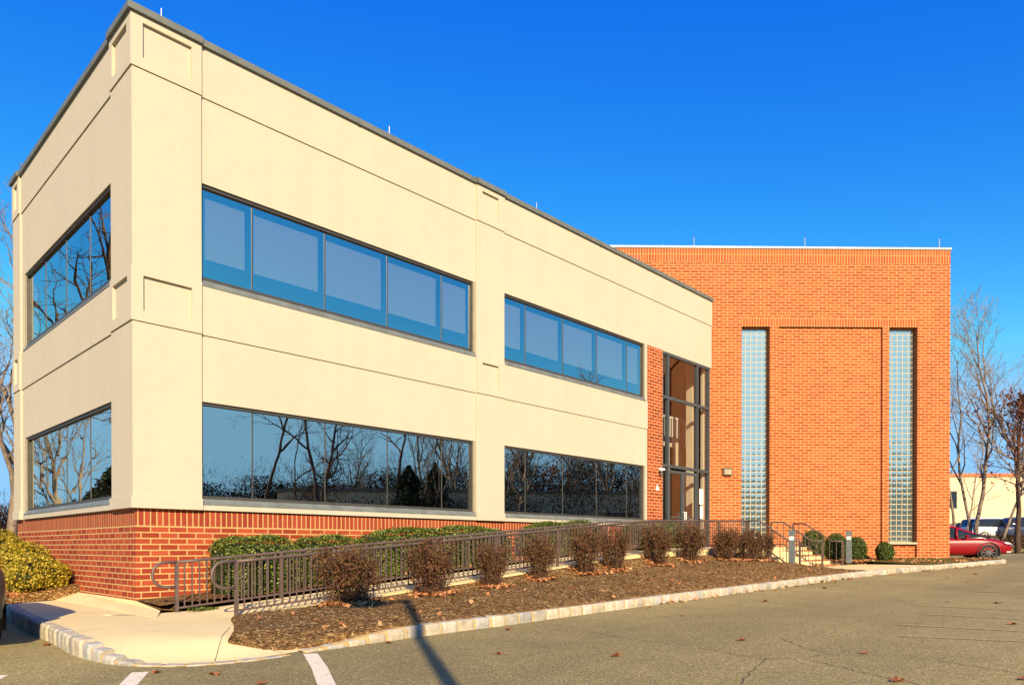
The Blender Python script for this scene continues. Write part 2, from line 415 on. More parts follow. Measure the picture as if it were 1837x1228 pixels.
walk = tag(g.build('sidewalk', M['concrete'], smooth=True), 'sandy concrete walk curving round the building corner', 'sidewalk', kind='structure')
j = MB()
for a, b in (((-1.62,-.2),(-.36,-.35)), ((-1.7,-2.9),(.4,-2.85)), ((-.12,-3.9),(-.95,-5.35)), ((-.45,-4.72),(-.2,-5.42))):
    n = 10; P = [(a[0]+(b[0]-a[0])*i/n, a[1]+(b[1]-a[1])*i/n) for i in range(n+1)]
    d = Vector((b[0]-a[0], b[1]-a[1])).normalized(); px, py = -d.y*.0032, d.x*.0032
    j.grid([[(x+px, y+py, zwalk(x,y)+.004), (x-px, y-py, zwalk(x,y)+.004)] for x, y in P])
tag(j.build('walk_joint', M['crack_fill']), 'thin dark joints scored across the concrete walk', 'walk joint', kind='structure')
g = MB(); g.prism([(-.36,3.2),(-.37,-1.2),(-.32,-1.95),(.0,-1.2),(.04,-.02),(.04,3.2)], -1.25, lambda x, y: (-.90 if y > -.5 else -.99) if x > -.1 else (-1.022 if y > -1.5 else -1.027))
tag(g.build('wall_apron', M['concrete']), 'sloping concrete apron at the foot of the brick corner', 'pavement', kind='structure')

def fl(x):                                        # surface of the ramp and landing
    return -1.03 + .081*(x-.5) if x < 11.6 else min(0, -.131 + .0252*(x-11.6))
g = MB(); X = [.5 + i*(16.9-.5)/40 for i in range(41)]
g.grid([[(x,-2.74,zr(x)-.1),(x,-2.74,fl(x)),(x,-1.08,fl(x)),(x,-1.08,zr(x)-.1)] for x in X])
g.face([(16.9,-2.95,-.9),(21.,-2.95,-.9),(21.,-2.95,0),(16.9,-2.95,0)]); g.face([(16.9,-2.95,0),(21.,-2.95,0),(21.,-1.3,0),(19.7,-.02,0),(14.4,-.02,-.06),(14.4,-1.079,-.06),(16.9,-1.079,0)])
for i in range(4):                               # four steps down to the lower walk
    z1 = -.155*i; y0 = -2.95 - .3*(i+1)
    if i < 3: g.box(17.0, 20.62, y0, -2.952, -.9, z1 - .155)
tag(g.build('ramp', M['concrete']), 'concrete access ramp with landing and entrance steps', 'ramp', kind='structure')
def zlow(x, y): return zr(x) + .142
low = [(16.8,-3.86),(16.9,-4.6),(17.6,-5.86),(19.2,-6.15),(22.0,-6.62),(21.9,-5.2),(21.2,-3.86)]
g = MB(); g.prism(low, -1.4, zlow)
tag(g.build('footpath', M['concrete']), 'pale concrete path at the foot of the entrance steps', 'footpath', kind='structure')

# granite block kerbs
curbA = [(-.02,-5.55),(.66,-5.53),(1.72,-5.54),(3.08,-5.62),(6.5,-5.68),(9.5,-5.76),(12.6,-5.86),(15.,-5.92),(16.6,-6.0),(18.8,-6.26),(22.8,-6.82),(26.2,-7.4),(27.6,-7.62),(27.95,-7.55),(28.05,-7.3),(27.8,-6.9),(27.0,-6.2)]
def kerb(P, name, label, h, step=.29):
    pts = resample(P, step); b = MB(); m = MB(); tot = len(pts) - 1
    for i in range(tot):
        a, c = pts[i], pts[i+1]; d = (c-a).normalized(); nrm = Vector((d.y, -d.x))       # outward (towards the road)
        hh = h(i/tot)
        g0 = .016 + rng.random()*.012; a2 = a + d*g0; c2 = c - d*(.010+rng.random()*.012)
        z = zr(a.x); top = z + hh + rng.uniform(-.008,.008); jo = rng.uniform(-.01,.008); bt = .02 + rng.random()*.012
        q = []
        for s, e in ((0, a2), (1, c2)):
            sg = 1 if s == 0 else -1
            q.append([e + nrm*jo, e + nrm*(jo-.012), e + nrm*(-.135)])
        mid0 = (a2*.5 + c2*.5) + nrm*(jo + .013)
        rowz = [(-.05, 0), (hh*.5, .010), (hh - bt, .004), (hh, -.022)]
        rows = []
        for zz, o in rowz:
            r = []
            for t in (0, .14, .5, .86, 1):
                p = a2 + (c2-a2)*t + nrm*(jo + o + (.0 if t in (0,1) else .014) + rng.uniform(-.004,.004))
                zt = z + min(zz, hh) - (.012 if (t in (0,1) and zz >= hh-bt) else 0) + rng.uniform(-.003,.003)
                r.append((p.x, p.y, zt))
            rows.append(r)
        r = []
        for t in (0, .14, .5, .86, 1):
            p = a2 + (c2-a2)*t - nrm*.135; r.append((p.x, p.y, top - (.012 if t in (0,1) else 0)))
        rows.append(r)
        b.grid(rows)
        for e in (0, -1):                       # end caps
            b.face([rw[e] for rw in rows] + [(rows[-1][e][0], rows[-1][e][1], z-.05)])
    pm = resample(P, .14); rows = []
    for i, p in enumerate(pm):
        d = (pm[min(i+1,len(pm)-1)] - pm[max(i-1,0)]).normalized(); n2 = Vector((d.y,-d.x)); hh = h(i/(len(pm)-1)); z = zr(p.x)
        rows.append([(p.x+n2.x*o, p.y+n2.y*o, z+q) for o, q in ((-.008,-.05),(-.008,hh*.85),(-.02,hh-.012),(-.14,hh-.010),(-.14,-.05))])
    m.grid(rows)
    o = tag(m.build(name, M['kerb_mortar']), label, 'kerb', kind='structure')
    b.build('granite_block', M['granite'], o, smooth=False)
    return o
kerb(curbA, 'kerb', 'long kerb of pale granite blocks edging the mulch bed', lambda t: .03 + .12*sm(0,.05,t))
kerb(curbL[::1], 'kerb', 'curved kerb of granite blocks round the walk corner', hL, .27)

# mulch bed between ramp and kerb, mounded
def curbY(x):
    for (x0,y0),(x1,y1) in zip(curbA, curbA[1:]):
        if x0 <= x <= x1: return y0 + (y1-y0)*(x-x0)/(x1-x0)
    return -5.55
IN = [(-.6,-1.02),(.6,-.985),(2.1,-.92),(3.8,-.86),(5.3,-.79),(6.7,-.70),(8.2,-.62),(11,-.48),(12.7,-.42),(14.6,-.39),(16.4,-.42),(18,-.70)]
def interp(T, x):
    if x <= T[0][0]: return T[0][1]
    for (a,b),(c,d) in zip(T, T[1:]):
        if x <= c: return b + (d-b)*(x-a)/(c-a)
    return T[-1][1]
def bed_z(x, y):
    yo = curbY(x) + .13; t = max(0, min(1, (y - yo)/(-2.74 - yo)))
    zo = zr(x) + .018 + .12*sm(-.05,1.4,x); zi = interp(IN, x)
    if x < .6: zi = max(zi, -1.0)
    if t > .84: zi = zi + (max(zi, fl(x) - .03 - .13*sm(8.5,14,x)) - zi)*sm(.84, 1, t); z = zi
    else: z = zo + (zi - zo)*((t/.84)**.85) + .05*math.sin(math.pi*t/.84)*sm(-.5,.6,x)*(.6+.4*math.sin(x*1.7))
    return max(z, zwalk(x, y) + .012) if x < .75 else z
g = MB(); rows = []
for i in range(181):
    s = i/180; row = []
    for k in range(31):
        t = k/30
        # bed outline: left tip, inner edge along the ramp, right end sloping to the path
        xi = -.62 + (17.0+.62)*s; xo = -.62 + (17.75+.62)*s
        x = xo + (xi-xo)*t
        yo = curbY(x) + .12; yi = -2.73
        if x < .55: yi = interp([(-.62,-4.94),(-.35,-4.5),(0,-3.75),(.3,-3.0),(.55,-2.74)], x); yo = interp([(-.62,-4.97),(-.3,-5.24),(.1,-5.40),(.55,-5.40)], x)
        y = yo + (yi-yo)*t
        if s > .93:
            y = y
        z = bed_z(x, y)
        if x > 16.6: z = min(z, zlow(x,y) + .02 + max(0, (16.6+1.0*max(0,(-y-3.9)/2) +.55 - x))*.45)
        q = .5 + .5*math.sin(x*9.1+y*7.3)*math.sin(x*5.3-y*8.9)
        if 0 < k < 30: z += .022*q + rng.uniform(-.008,.012)
        row.append((x, y, z))
    row = [(row[0][0], row[0][1]-.01, row[0][2]-.16)] + row + [(row[-1][0], row[-1][1]+.01, row[-1][2]-.16)]
    rows.append(row)
g.grid(rows)
tag(g.build('mulch_bed', M['mulch'], smooth=True), 'mounded brown mulch bed between ramp and kerb', 'mulch bed', kind='structure')
# loose chips on the mulch
C = []
for _ in range(9000):
    x = rng.uniform(-.4, 17.2) if rng.random() < .45 else rng.uniform(-.4, 7); y = rng.uniform(curbY(x)+.16, -2.85)
    if x < .55 and y > -3.2 - (.55-x)*1.7: continue
    if x > 16.2 and y > -4.9: continue
    C.append((x, y, bed_z(x,y) + .035))
V, Q = leaves(C, .035, .75, .35, .1)
tag(np_mesh('mulch_chips', V, Q, M['chips']), 'loose pale bark chips strewn on the mulch bed', 'bark chips', kind='stuff')

def soil_z(x): return min(-.93 + .066*max(0, x), -.04)
g = MB(); g.grid([[(x, -1.07, soil_z(x)+rng.uniform(-.01,.02)), (x, -.5, soil_z(x)+.04+rng.uniform(-.02,.02)), (x, .055, soil_z(x)+.03)] for x in [0.05 + i*.3 for i in range(48)]])
g.face([(0,-1.2,-.98),(.3,-1.12,-1.02),(.3,-1.06,-.93),(.05,.05,-.89),(.04,-.02,-.905)])
tag(g.build('wall_bed', M['mulch'], smooth=True), 'strip of mulch between brick wall and ramp', 'mulch bed', kind='structure')
g = MB(); g.grid([[(-1.28, y, -1.02+.012*(y-3)), (-.8, y, -.90+.03*min(9,y-3)), (-.3,y,-.80+.045*min(9,y-3)), (.055,y,-.76+.05*min(9,y-3))] for y in (3.2,3.6,4.2,5,6,7,8.4,10,12)])
g.face([(-1.28,3.2,-1.02),(-1.2,3.18,-1.06),(.05,3.18,-1.0),(.055,3.2,-.76),(-.3,3.2,-.8),(-.8,3.2,-.9)])
tag(g.build('side_bed', M['mulch'], smooth=True), 'mulch bed under the yellow bushes beside the wall', 'mulch bed', kind='structure')

# grass and leaf strip in front of the brick wing
def strip(s, t):
    a = [(21.9,-6.45),(22.9,-6.7),(24.5,-6.98),(26.2,-7.26),(27.5,-7.48),(27.9,-7.3)]; b = [(21.0,-1.2),(22.2,-2.36),(23.6,-3.76),(25.0,-5.16),(26.2,-5.9),(27.0,-6.1)]
    k = s*5; i = min(4, int(k)); f = k - i
    p = [a[i][0]+(a[i+1][0]-a[i][0])*f, a[i][1]+(a[i+1][1]-a[i][1])*f]; q = [b[i][0]+(b[i+1][0]-b[i][0])*f, b[i][1]+(b[i+1][1]-b[i][1])*f]
    x, y = p[0]+(q[0]-p[0])*t, p[1]+(q[1]-p[1])*t
    zc = zr(p[0]) + .145; zq = -.44 if s < .75 else -.44 - .06*(s-.75)*4
    return x, y, zc + (zq-zc)*t**.7 + .03*math.sin(9*s+5*t)*math.sin(math.pi*t)
g = MB(); g.grid([[strip(i/40, k/12) for k in range(13)] for i in range(41)])
tag(g.build('grass_verge', M['turf'], smooth=True), 'strip of thin grass and soil below the brick wing', 'verge', kind='structure')
g = MB(); P = [(21.,-3.9),(21.85,-5.3),(22.0,-6.4),(21.6,-2.0),(21.,-1.25)]
g.prism([(20.98,-1.25),(20.98,-3.95),(21.5,-4.4),(22.3,-5.4),(23.,-3.25)], -1.3, lambda x, y: -.46 if y > -3 else -.56)
tag(g.build('planting_soil', M['mulch']), 'leaf covered planting soil beside the steps', 'planting bed', kind='structure')

# worn paint and cracks on the asphalt
def strip_line(pts, wd, dz=.004, jit=0):
    b = MB(); rows = []
    P = [Vector(p) for p in pts]
    for i, p in enumerate(P):
        d = (P[min(i+1,len(P)-1)] - P[max(i-1,0)]).normalized(); n = Vector((-d.y, d.x)); ww = wd*(1+rng.uniform(-jit,jit))
        rows.append([(p.x+n.x*ww/2, p.y+n.y*ww/2, zr(p.x)+dz), (p.x-n.x*ww/2, p.y-n.y*ww/2, zr(p.x)+dz)])
    b.grid(rows); return b
a = strip_line([(0.0,-5.66),(-.40,-6.52),(-.81,-7.32),(-1.5,-8.7)], .155); a2 = strip_line([(-1.68,-5.33),(-1.98,-5.92),(-3.1,-8.2)], .155)
a3 = strip_line([(-2.66,-4.4),(-3.25,-5.55),(-4.3,-7.6)], .155)
for b_ in (a2, a3):
    o = len(a.v); a.v += b_.v; a.f += [[i+o for i in f] for f in b_.f]; a.m += b_.m
tag(a.build('parking_line', M['line_paint']), 'worn white stall lines painted on the asphalt', 'road marking', kind='structure')
fd = MB()
for p in (((9.4,-9.3),(9.4,-12.5)),((8.05,-9.8),(8.2,-13)),((6.5,-9.9),(6.9,-13)),((5.35,-10.2),(6.2,-13)),((13,-9.4),(13.6,-13))):
    b_ = strip_line([p[0], ((p[0][0]+p[1][0])/2,(p[0][1]+p[1][1])/2), p[1]], .13); o = len(fd.v); fd.v += b_.v; fd.f += [[i+o for i in f] for f in b_.f]; fd.m += b_.m
tag(fd.build('faded_line', M['faded_paint']), 'old stall lines almost worn off the asphalt', 'road marking', kind='structure')
def wob(P, step=.06, amp=.02):
    out = resample(P, step); ph = rng.random()*9
    return [(p.x + amp*math.sin(i*1.1+ph) + rng.uniform(-amp,amp)*.6, p.y + amp*math.cos(i*.83+ph) + rng.uniform(-amp,amp)*.6) for i, p in enumerate(out)]
def on_road(u, v):                                  # survey point on the asphalt
    X_ = (u-918.5)/F; h_ = (V0-v)/F; c_, s_ = math.cos(PITCH), math.sin(PITCH); hz = h_*c_ - s_; Zd = c_ + h_*s_
    dx, dy = X_*math.sin(YAW)+Zd*math.cos(YAW), -X_*math.cos(YAW)+Zd*math.sin(YAW)
    t_ = (-1.2 + .0215*CX)/(hz - .0215*dx); return (CX+dx*t_, CY+dy*t_)
cr = MB()
for P, wd in (([(960,1115),(1010,1122),(1115,1143),(1250,1160),(1337,1177),(1375,1181)], .006), ([(1375,1181),(1352,1200),(1325,1228),(1318,1240)], .010), ([(1375,1181),(1440,1180),(1490,1192),(1560,1208),(1640,1226),(1700,1240)], .008), ([(1400,1145),(1450,1163),(1500,1175),(1570,1174),(1700,1187),(1837,1208)], .007), ([(1450,1178),(1490,1172)], .005)):
    b_ = strip_line(wob([on_road(*q) for q in P], .045, .014), wd, .004, .8); o = len(cr.v); cr.v += b_.v; cr.f += [[i+o for i in f] for f in b_.f]; cr.m += b_.m
tag(cr.build('asphalt_crack', M['crack_fill']), 'thin dark cracks branching across the asphalt', 'crack', kind='structure')

# ------------------------------------------------------------------ the building
B = thing('office_building', 'cream stucco office building with brick base and tall red brick wing', 'building')
bs, wh2, b2, sl1, wh1, b1, cb, ct = .659, 2.606, 3.795, 4.67, 6.51, 8.035, 8.925, 9.04
st = MB()
D = .32                                            # wall thickness
def facade(T):                                     # T maps (along, out, up): out < 0 is towards the viewer
    pass
class Face(MB):
    """boxes in (along, out, up) written into a world mesh through a mapping"""
    def __init__(s, target, mp): super().__init__(); s.t = target; s.mp = mp
    def b(s, a0, a1, o0, o1, z0, z1, m=0):
        k = MB(); k.box(a0,a1,o0,o1,z0,z1,m); o = len(s.t.v)
        s.t.v += [s.mp(p) for p in k.v]; s.t.f += [[i+o for i in f] for f in k.f]; s.t.m += k.m
front = lambda p: (p[0], p[1], p[2]); side = lambda p: (p[1], p[0], p[2])
def pier(fc, a0, a1, pa0, pa1, D=.32, c=0):
    # plain shafts
    for z0, z1, o in ((bs, bs+.20, -.035), (bs+.20, b2-.012, 0.), (b2-.012, b2, .012), (4.70, b1-.012, 0.), (b1-.012, b1, .012)):
        fc.b(a0 + c*o, a1, o, D, z0, z1)
    for z0, z1, p0, p1 in ((b2, 4.70, 3.975, 4.565), (b1, cb, 8.215, 8.80)):   # framed blocks with a sunk panel
        fc.b(a0 - c*.022, pa0, -.022, D, z0, z1); fc.b(pa1, a1, -.022, D, z0, z1)
        fc.b(pa0, pa1, -.022, D, z0, p0); fc.b(pa0, pa1, -.022, D, p1, z1); fc.b(pa0, pa1, .028, D, p0, p1)
def span(fc, a0, a1, top_only=False, z_low=None):
    oo = .045
    for z0, z1, o in ((wh2, b2-.012, oo), (b2-.012, b2, oo+.022), (b2, sl1, oo-.022), (wh1, b1-.012, oo), (b1-.012, b1, oo+.022), (b1, cb, oo-.022)):
        if top_only and z0 < wh1: continue
        fc.b(a0, a1, o, D, z0, z1)
f1 = Face(st, front)
P1, P2, P3, W4, PE = 1.155, 7.87, 8.85, 15.34, 19.66
pier(f1, 0.0, P1, .17, .98, .18, 1); f1.b(.321, P1, .18, D, bs, cb); pier(f1, P2, P3, 8.06, 8.63)
span(f1, P1, P2); span(f1, P3, 15.46); span(f1, 15.461, PE, True)
f1.b(W4, 15.46, .045, D, bs, wh2); f1.b(W4, 15.46, .045, D, sl1, wh1)
for a0, a1 in ((P1, P2), (P3, 15.46)): f1.b(a0, a1, .0, D, bs, .745)            # pale strip under the lower windows
fs_ = MB(); f2 = Face(st, side)
Q1, Q2, Q3, QW = 1.065, 7.69, 8.38, 7.47
# side face: the corner block already covers along < D
for z0, z1, o in ((bs, bs+.20, -.035), (bs+.20, b2-.012, 0.), (b2-.012, b2, .012), (4.70, b1-.012, 0.), (b1-.012, b1, .012)):
    f2.b(.18, Q1, o, D, z0, z1)
for z0, z1, p0, p1 in ((b2, 4.70, 3.975, 4.565), (b1, cb, 8.215, 8.80)):
    f2.b(.18, .92, .028, D, p0, p1); f2.b(.92, Q1, -.022, D, z0, z1); f2.b(.18, .92, -.022, D, z0, p0); f2.b(.18, .92, -.022, D, p1, z1)
pier(f2, Q2, Q3, 7.86, 8.2)
span(f2, Q1, Q2); f2.b(QW, Q2, .045, D, bs, wh2); f2.b(QW, Q2, .045, D, sl1, wh1); f2.b(Q1, QW, .0, D, bs, .745)
stw = st.build('stucco_wall', M['stucco'], B)
# corner return of the front pier: the first pier's left edge shows on the side, so its sunk panel is cut there as plain blocks
# brick base
bb = MB(); f = Face(bb, front); f.b(.06, 15.47, .06, D, -1.6, .3543); f = Face(bb, side); f.b(D, 8.32, .06, D, -1.6, .3543)
bb.build('brick_base', M['base_brick'], B, uv=True)
bb = MB(); f = Face(bb, front); f.b(.06, 15.47, .06, D, .3543, bs); f = Face(bb, side); f.b(D, 8.32, .06, D, .3543, bs)
bb.build('soldier_course', M['base_soldier'], B, uv=True)
bb = MB(); bb.box(15.462, 16.34, .02, .5, -1.2, wh1-.002); bb.build('brick_pilaster', M['base_brick'], B, uv=True)
# coping with joints
cp = MB(); f = Face(cp, front)
for a0, a1, o in ((-.075, P1, -.075), (P1+.012, 4.45, -.03), (4.462, P2-.012, -.03), (P2, P3, -.075), (P3+.012, 12.9, -.03), (12.912, 13.6, -.03), (13.612, 15.45, -.03), (15.462, 17.6, -.03), (17.612, PE+.03, -.03)):
    f.b(a0, a1, o, D+.08, cb, ct)
    if a0 > 0: f.b(a0-.03, a0+.03, o-.006, D+.086, cb-.006, ct+.006)
f = Face(cp, side)
for a0, a1, o in ((D+.081, Q1, -.075), (Q1+.012, 4.4, -.03), (4.412, Q2-.012, -.03), (Q2, Q3+.07, -.075)): f.b(a0, a1, o, D+.08, cb, ct)
cp.build('roof_coping', M['coping_metal'], B)
# lightning rods
def rod(x, y, z): 
    m = MB(); m.tube([(x,y,z),(x,y,z+.32)], .008, 6); m.tube([(x,y,z),(x,y,z+.05)], .03, 8); m.build('lightning_rod', M['steel'], B)
for x in (.55, 5.4, 10.3, 15.15): rod(x, .2, ct)
# roof and plain back walls, room floors and inner walls seen through the glass
m = MB(); m.box(.33, 22., .33, 8.19, 8.5, 8.6); m.build('roof', M['roof_membrane'], B)
m = MB(); m.box(.33, 19.5, 8.2, 8.38, -1.5, cb); m.build('back_wall', M['stucco'], B)
m = MB(); m.box(.4, 15.3, .34, 8.1, 3.2, 3.25); m.box(.4, 15.3, .34, 8.1, 6.95, 7.0); m.box(.4, 15.3, .34, 8.1, .2, .3); m.box(.4, 15.3, .34, 8.1, 3.7, 3.75)
m.box(.4, 15.3, 5.5, 5.6, .3, 3.2); m.box(.4, 15.3, 5.5, 5.6, 3.75, 6.95); m.box(15.3, 15.4, .34, 8.1, .2, 7.1)
m.build('office_interior', M['dark_interior'], B)

def window(fc, a0, a1, z0, z1, mull, blinds, gl=.13, pale_low=False, far='hi'):
    fr = MB(); f = Face(fr, fc)
    f.b(a0, a1, gl-.05, gl+.03, z1-.055, z1)                              # head
    f.b(a0, a1, gl-.05, gl+.03, z0, z0+.06)                               # bottom rail
    f.b(a0, a0+.05, gl-.05, gl+.03, z0+.06, z1-.055); f.b(a1-.10, a1-.06, gl-.05, gl+.03, z0+.06, z1-.055)
    for q in mull: f.b(q-.011, q+.011, gl-.008, gl+.03, z0+.06, z1-.055)
    wd = fr.build('window', M['bronze_frame'], B)
    g = MB(); f = Face(g, fc); ed = [a0+.05] + list(mull) + [a1-.10]
    for p, q in zip(ed, ed[1:]): g.face([fc(c_) for c_ in ((p+.011,gl,z0+.06),(q-.011,gl,z0+.06),(q-.011,gl,z1-.055),(p+.011,gl,z1-.055))][::1 if fc is front else -1])
    g.build('glass', M['tinted_glass'], wd, recalc=False)
    s = MB(); f = Face(s, fc); 
    k = MB()                                                              # sloping metal sill
    prof = [(gl-.02, z0+.035), (.012, z0-.075), (.012, z0-.118), (gl, z0-.118)]
    for aa, ab in ((a0+.002, (a0+a1)/2-.004), ((a0+a1)/2+.004, a1-.002)):
        L = [fc((aa, o, z)) for o, z in prof]; Rr = [fc((ab, o, z)) for o, z in prof]
        o = len(k.v); k.v += L + Rr; k.f += [[o,o+1,o+2,o+3],[o+7,o+6,o+5,o+4]] + [[o+i,o+4+i,o+4+(i+1)%4,o+(i+1)%4] for i in range(4)]; k.m += [0]*6
    k.build('sill', M['sill_metal'], wd)
    k = MB(); f = Face(k, fc); f.b(a1-.06, a1-.001, .05, gl+.05, z0-.0, z1-.002); k.build('jamb', M['jamb_metal'], wd)
    if blinds:
        ed = [a0+.02] + list(mull) + [a1-.06]
        for p, q in zip(ed, ed[1:]):
            k = MB(); f = Face(k, fc); f.b(p+.05, q-.10, gl+.10, gl+.106, z0 + blinds*(1+rng.uniform(-.04,.04)), z1-.17)
            k.build('blind', M['blind_fabric'], wd)
    return wd
mu1 = [2.16, 3.72, 5.285, 6.86]; mu2 = [9.77, 11.32, 12.88, 14.43]
window(front, P1, P2, sl1+.12, wh1, mu1, .43); window(front, P3, W4, sl1+.12, wh1, mu2, .43)
window(front, P1, P2, .863, wh2, mu1, 0); window(front, P3, W4, .863, wh2, mu2, 0)
window(side, Q1, QW, sl1+.12, wh1, [2.7, 4.3, 5.9], 0); window(side, Q1, QW, .863, wh2, [2.7, 4.3, 5.9], 0)

# entrance: storefront framing, doors, lobby
ex = [16.40, 16.76, 18.70, 19.50]; gy = .10
fr = MB()
for x, wd in zip(ex, (.06,.09,.09,.08)): fr.box(x-wd/2, x+wd/2, gy-.05, gy+.07, 0.0, wh1-.003)
for z in (.0, 2.67, 4.96, wh1-.09):
    h = .10 if z else .05
    for p, q in zip(ex, ex[1:]):
        if z == 0 and p == ex[1]: continue
        fr.box(p+.046, q-.046, gy-.046, gy+.066, z, z+h if z != wh1-.09 else wh1-.004)
ent = fr.build('entrance', M['entrance_frame'], B)
g = MB()
for p, q in zip(ex, ex[1:]):
    for z0, z1 in ((.05,2.67),(2.77,4.96),(5.06,wh1-.09)):
        if p == ex[1] and z0 < 1: continue
        g.face([(p+.046,gy+.005,z0),(q-.046,gy+.005,z0),(q-.046,gy+.005,z1),(p+.046,gy+.005,z1)])
g.build('glass', M['clear_glass'], ent, recalc=False)
mid = (ex[1]+ex[2])/2
for p, q in ((ex[1]+.05, mid-.004), (mid+.004, ex[2]-.05)):
    d = MB(); d.box(p, p+.09, gy-.03, gy+.03, .02, 2.6); d.box(q-.09, q, gy-.03, gy+.03, .02, 2.6); d.box(p+.09, q-.09, gy-.03, gy+.03, 2.5, 2.6); d.box(p+.09, q-.09, gy-.03, gy+.03, .02, .22)
    d.box(p+.09, q-.09, gy-.06, gy-.035, .98, 1.03)
    dd = d.build('door', M['entrance_frame'], B)
    g = MB(); g.face([(p+.091,gy,.22),(q-.091,gy,.22),(q-.091,gy,2.5),(p+.091,gy,2.5)]); g.build('glass', M['clear_glass'], dd, recalc=False)
    hx = q-.05 if p < mid-.3 else p+.05
    h = MB(); h.tube([(hx,gy-.03,.85),(hx,gy-.12,.85),(hx,gy-.12,1.2),(hx,gy-.03,1.2)], .018, 8); h.build('handle', M['white_paint'], dd, smooth=True)
m = MB(); m.box(15.6,24.5,.3,4.4,-.3,-.02); m.box(15.6,25.,4.4,4.5,0,8.4); m.box(15.46,15.6,.5,8.1,-.3,8.4); m.build('lobby', M['lobby_wood'], B)
m = MB(); m.box(19.60,19.90,.80,1.05,0,8.4); m.box(19.72,20.28,1.60,1.66,3.05,3.98); m.box(19.12,19.36,1.60,1.66,2.8,3.8); m.box(18.6,22.,1.7,1.8,3.80,3.98); m.box(19.40,19.56,.24,.34,0,wh1); m.build('lobby_column', M['cream_paint'], B)
m = MB()
for q in range(11):
    x = 18.9 + q*.17; m.box(x, x+.04, 1.62, 1.66, 4.0, 4.85)
m.box(18.8, 20.7, 1.61, 1.67, 4.85, 4.93); m.build('balustrade', M['white_paint'], B)

# tall brick wing, set at forty five degrees
AX = Matrix(((.70711, .70711, 0, 19.81), (-.70711, .70711, 0, 0), (0,0,1,0), (0,0,0,1)))     # (along, inward, up) -> world
aL, aR, top = -4.6, 8.712, 10.90
wA0, wA1, pA, pB, wB0, wB1 = .995, 2.03, 2.365, 6.20, 6.45, 7.495
wz = 8.07
wb = MB()
wb.box(-.25, wA0, 0, .35, -1.4, wz); wb.box(wA1, pA, 0, .35, -1.4, wz); wb.box(pA, pB, .085, .35, -1.4, wz)
wb.box(pB, wB0, 0, .35, -1.4, wz); wb.box(wB1, aR, 0, 1.6, -1.4, wz)
wb.box(-.25, wA0, 0, .35, wz, 8.385); wb.box(wB1, aR, 0, 1.6, wz, 8.385)
wb.box(aL, aR, 0.002, .5, 8.62, 10.375); wb.box(-.25, aR, 0.002, .5, 8.385, 8.62); wb.box(5., aR, .501, 1.6, 8.385, 10.375)
wb.box(wB0, wB1, .10, .35, -1.4, .10); wb.box(wA0, wA1, .10, .35, -1.4, .06)
wb.box(-.2, 5., 7.7, 8., -1.4, 10.4); wb.box(aL, 5., .501, 7.69, 10.1, 10.4); wb.box(4.7, 5., .36, 7.69, -1.4, 10.09); wb.box(aL, aL+.3, .501, 7.69, 8.62, 10.09); wb.box(aL+.31, -.2, 7.39, 7.69, 8.62, 10.09)
wing = wb.build('brick_wing_wall', M['wing_brick'], B, uv=True, xf=AX)
lb = MB(); lb.box(wA0, wB1, -.004, .35, wz, 8.385); lb.build('lintel', M['lintel_soldier'], B, uv=True, xf=AX)
lb = MB(); lb.box(aL, aR, -.006, 1.6, 10.375, 10.685); lb.box(aL, aR, -.012, 1.606, 10.685, top); lb.build('parapet', M['wing_soldier'], B, uv=True, xf=AX)
lb = MB(); q = aL
for e in (-1.9, 1.3, 4.35, 7.0, aR+.03):
    lb.box(q, e-.006, -.045, .4, top, 10.972); lb.box(e-.03, e+.03, -.05, .404, top-.004, 10.978) if e < aR else None; q = e+.006
lb.build('roof_coping', M['pale_coping'], B, xf=AX)
for a in (-.7, 3.42, 8.45):
    m = MB(); m.tube([(a,.25,10.97),(a,.25,11.42)], .014, 6); m.tube([(a,.25,10.97),(a,.25,11.03)], .035, 8); m.build('lightning_rod', M['steel'], B, xf=AX)
def blockwin(a0, z0):
    n = 5; pw = (wA1-wA0-.012)/n; rows = int(round((wz - z0)/.2032)); ph = (wz-.02-z0)/rows
    gr = MB(); gr.box(a0+.003, a0+n*pw+.009, .235, .33, z0, wz-.004)
    o = gr.build('glass_block_window', M['block_grout'], B, xf=AX)
    g = MB()
    for i in range(n):
        for r in range(rows):
            x0 = a0+.006+i*pw+.013; x1 = x0+pw-.026; y0 = z0+r*ph+.013; y1 = y0+ph-.026; N = 6
            tx, tz = rng.uniform(-.0008,.0008), rng.uniform(-.0010,.0010)
            rw = []
            for jz in range(N+1):
                row = []
                for jx in range(N+1):
                    s, t = jx/N*2-1, jz/N*2-1
                    bulge = .0026*(1-s*s)*(1-t*t)
                    row.append((x0+(x1-x0)*jx/N, .232 - bulge + tx*s + tz*t, y0+(y1-y0)*jz/N))
                rw.append(row)
            g.grid(rw)
    g.build('glass_block', M['block_glass'], o, smooth=True, xf=AX)
    s = MB(); s.box(a0-.06, a0+n*pw+.02, -.03, .232, z0-.075, z0-.003); s.build('sill', M['stone_sill'], o, xf=AX)
blockwin(wA0, .135); blockwin(wB0, .175)

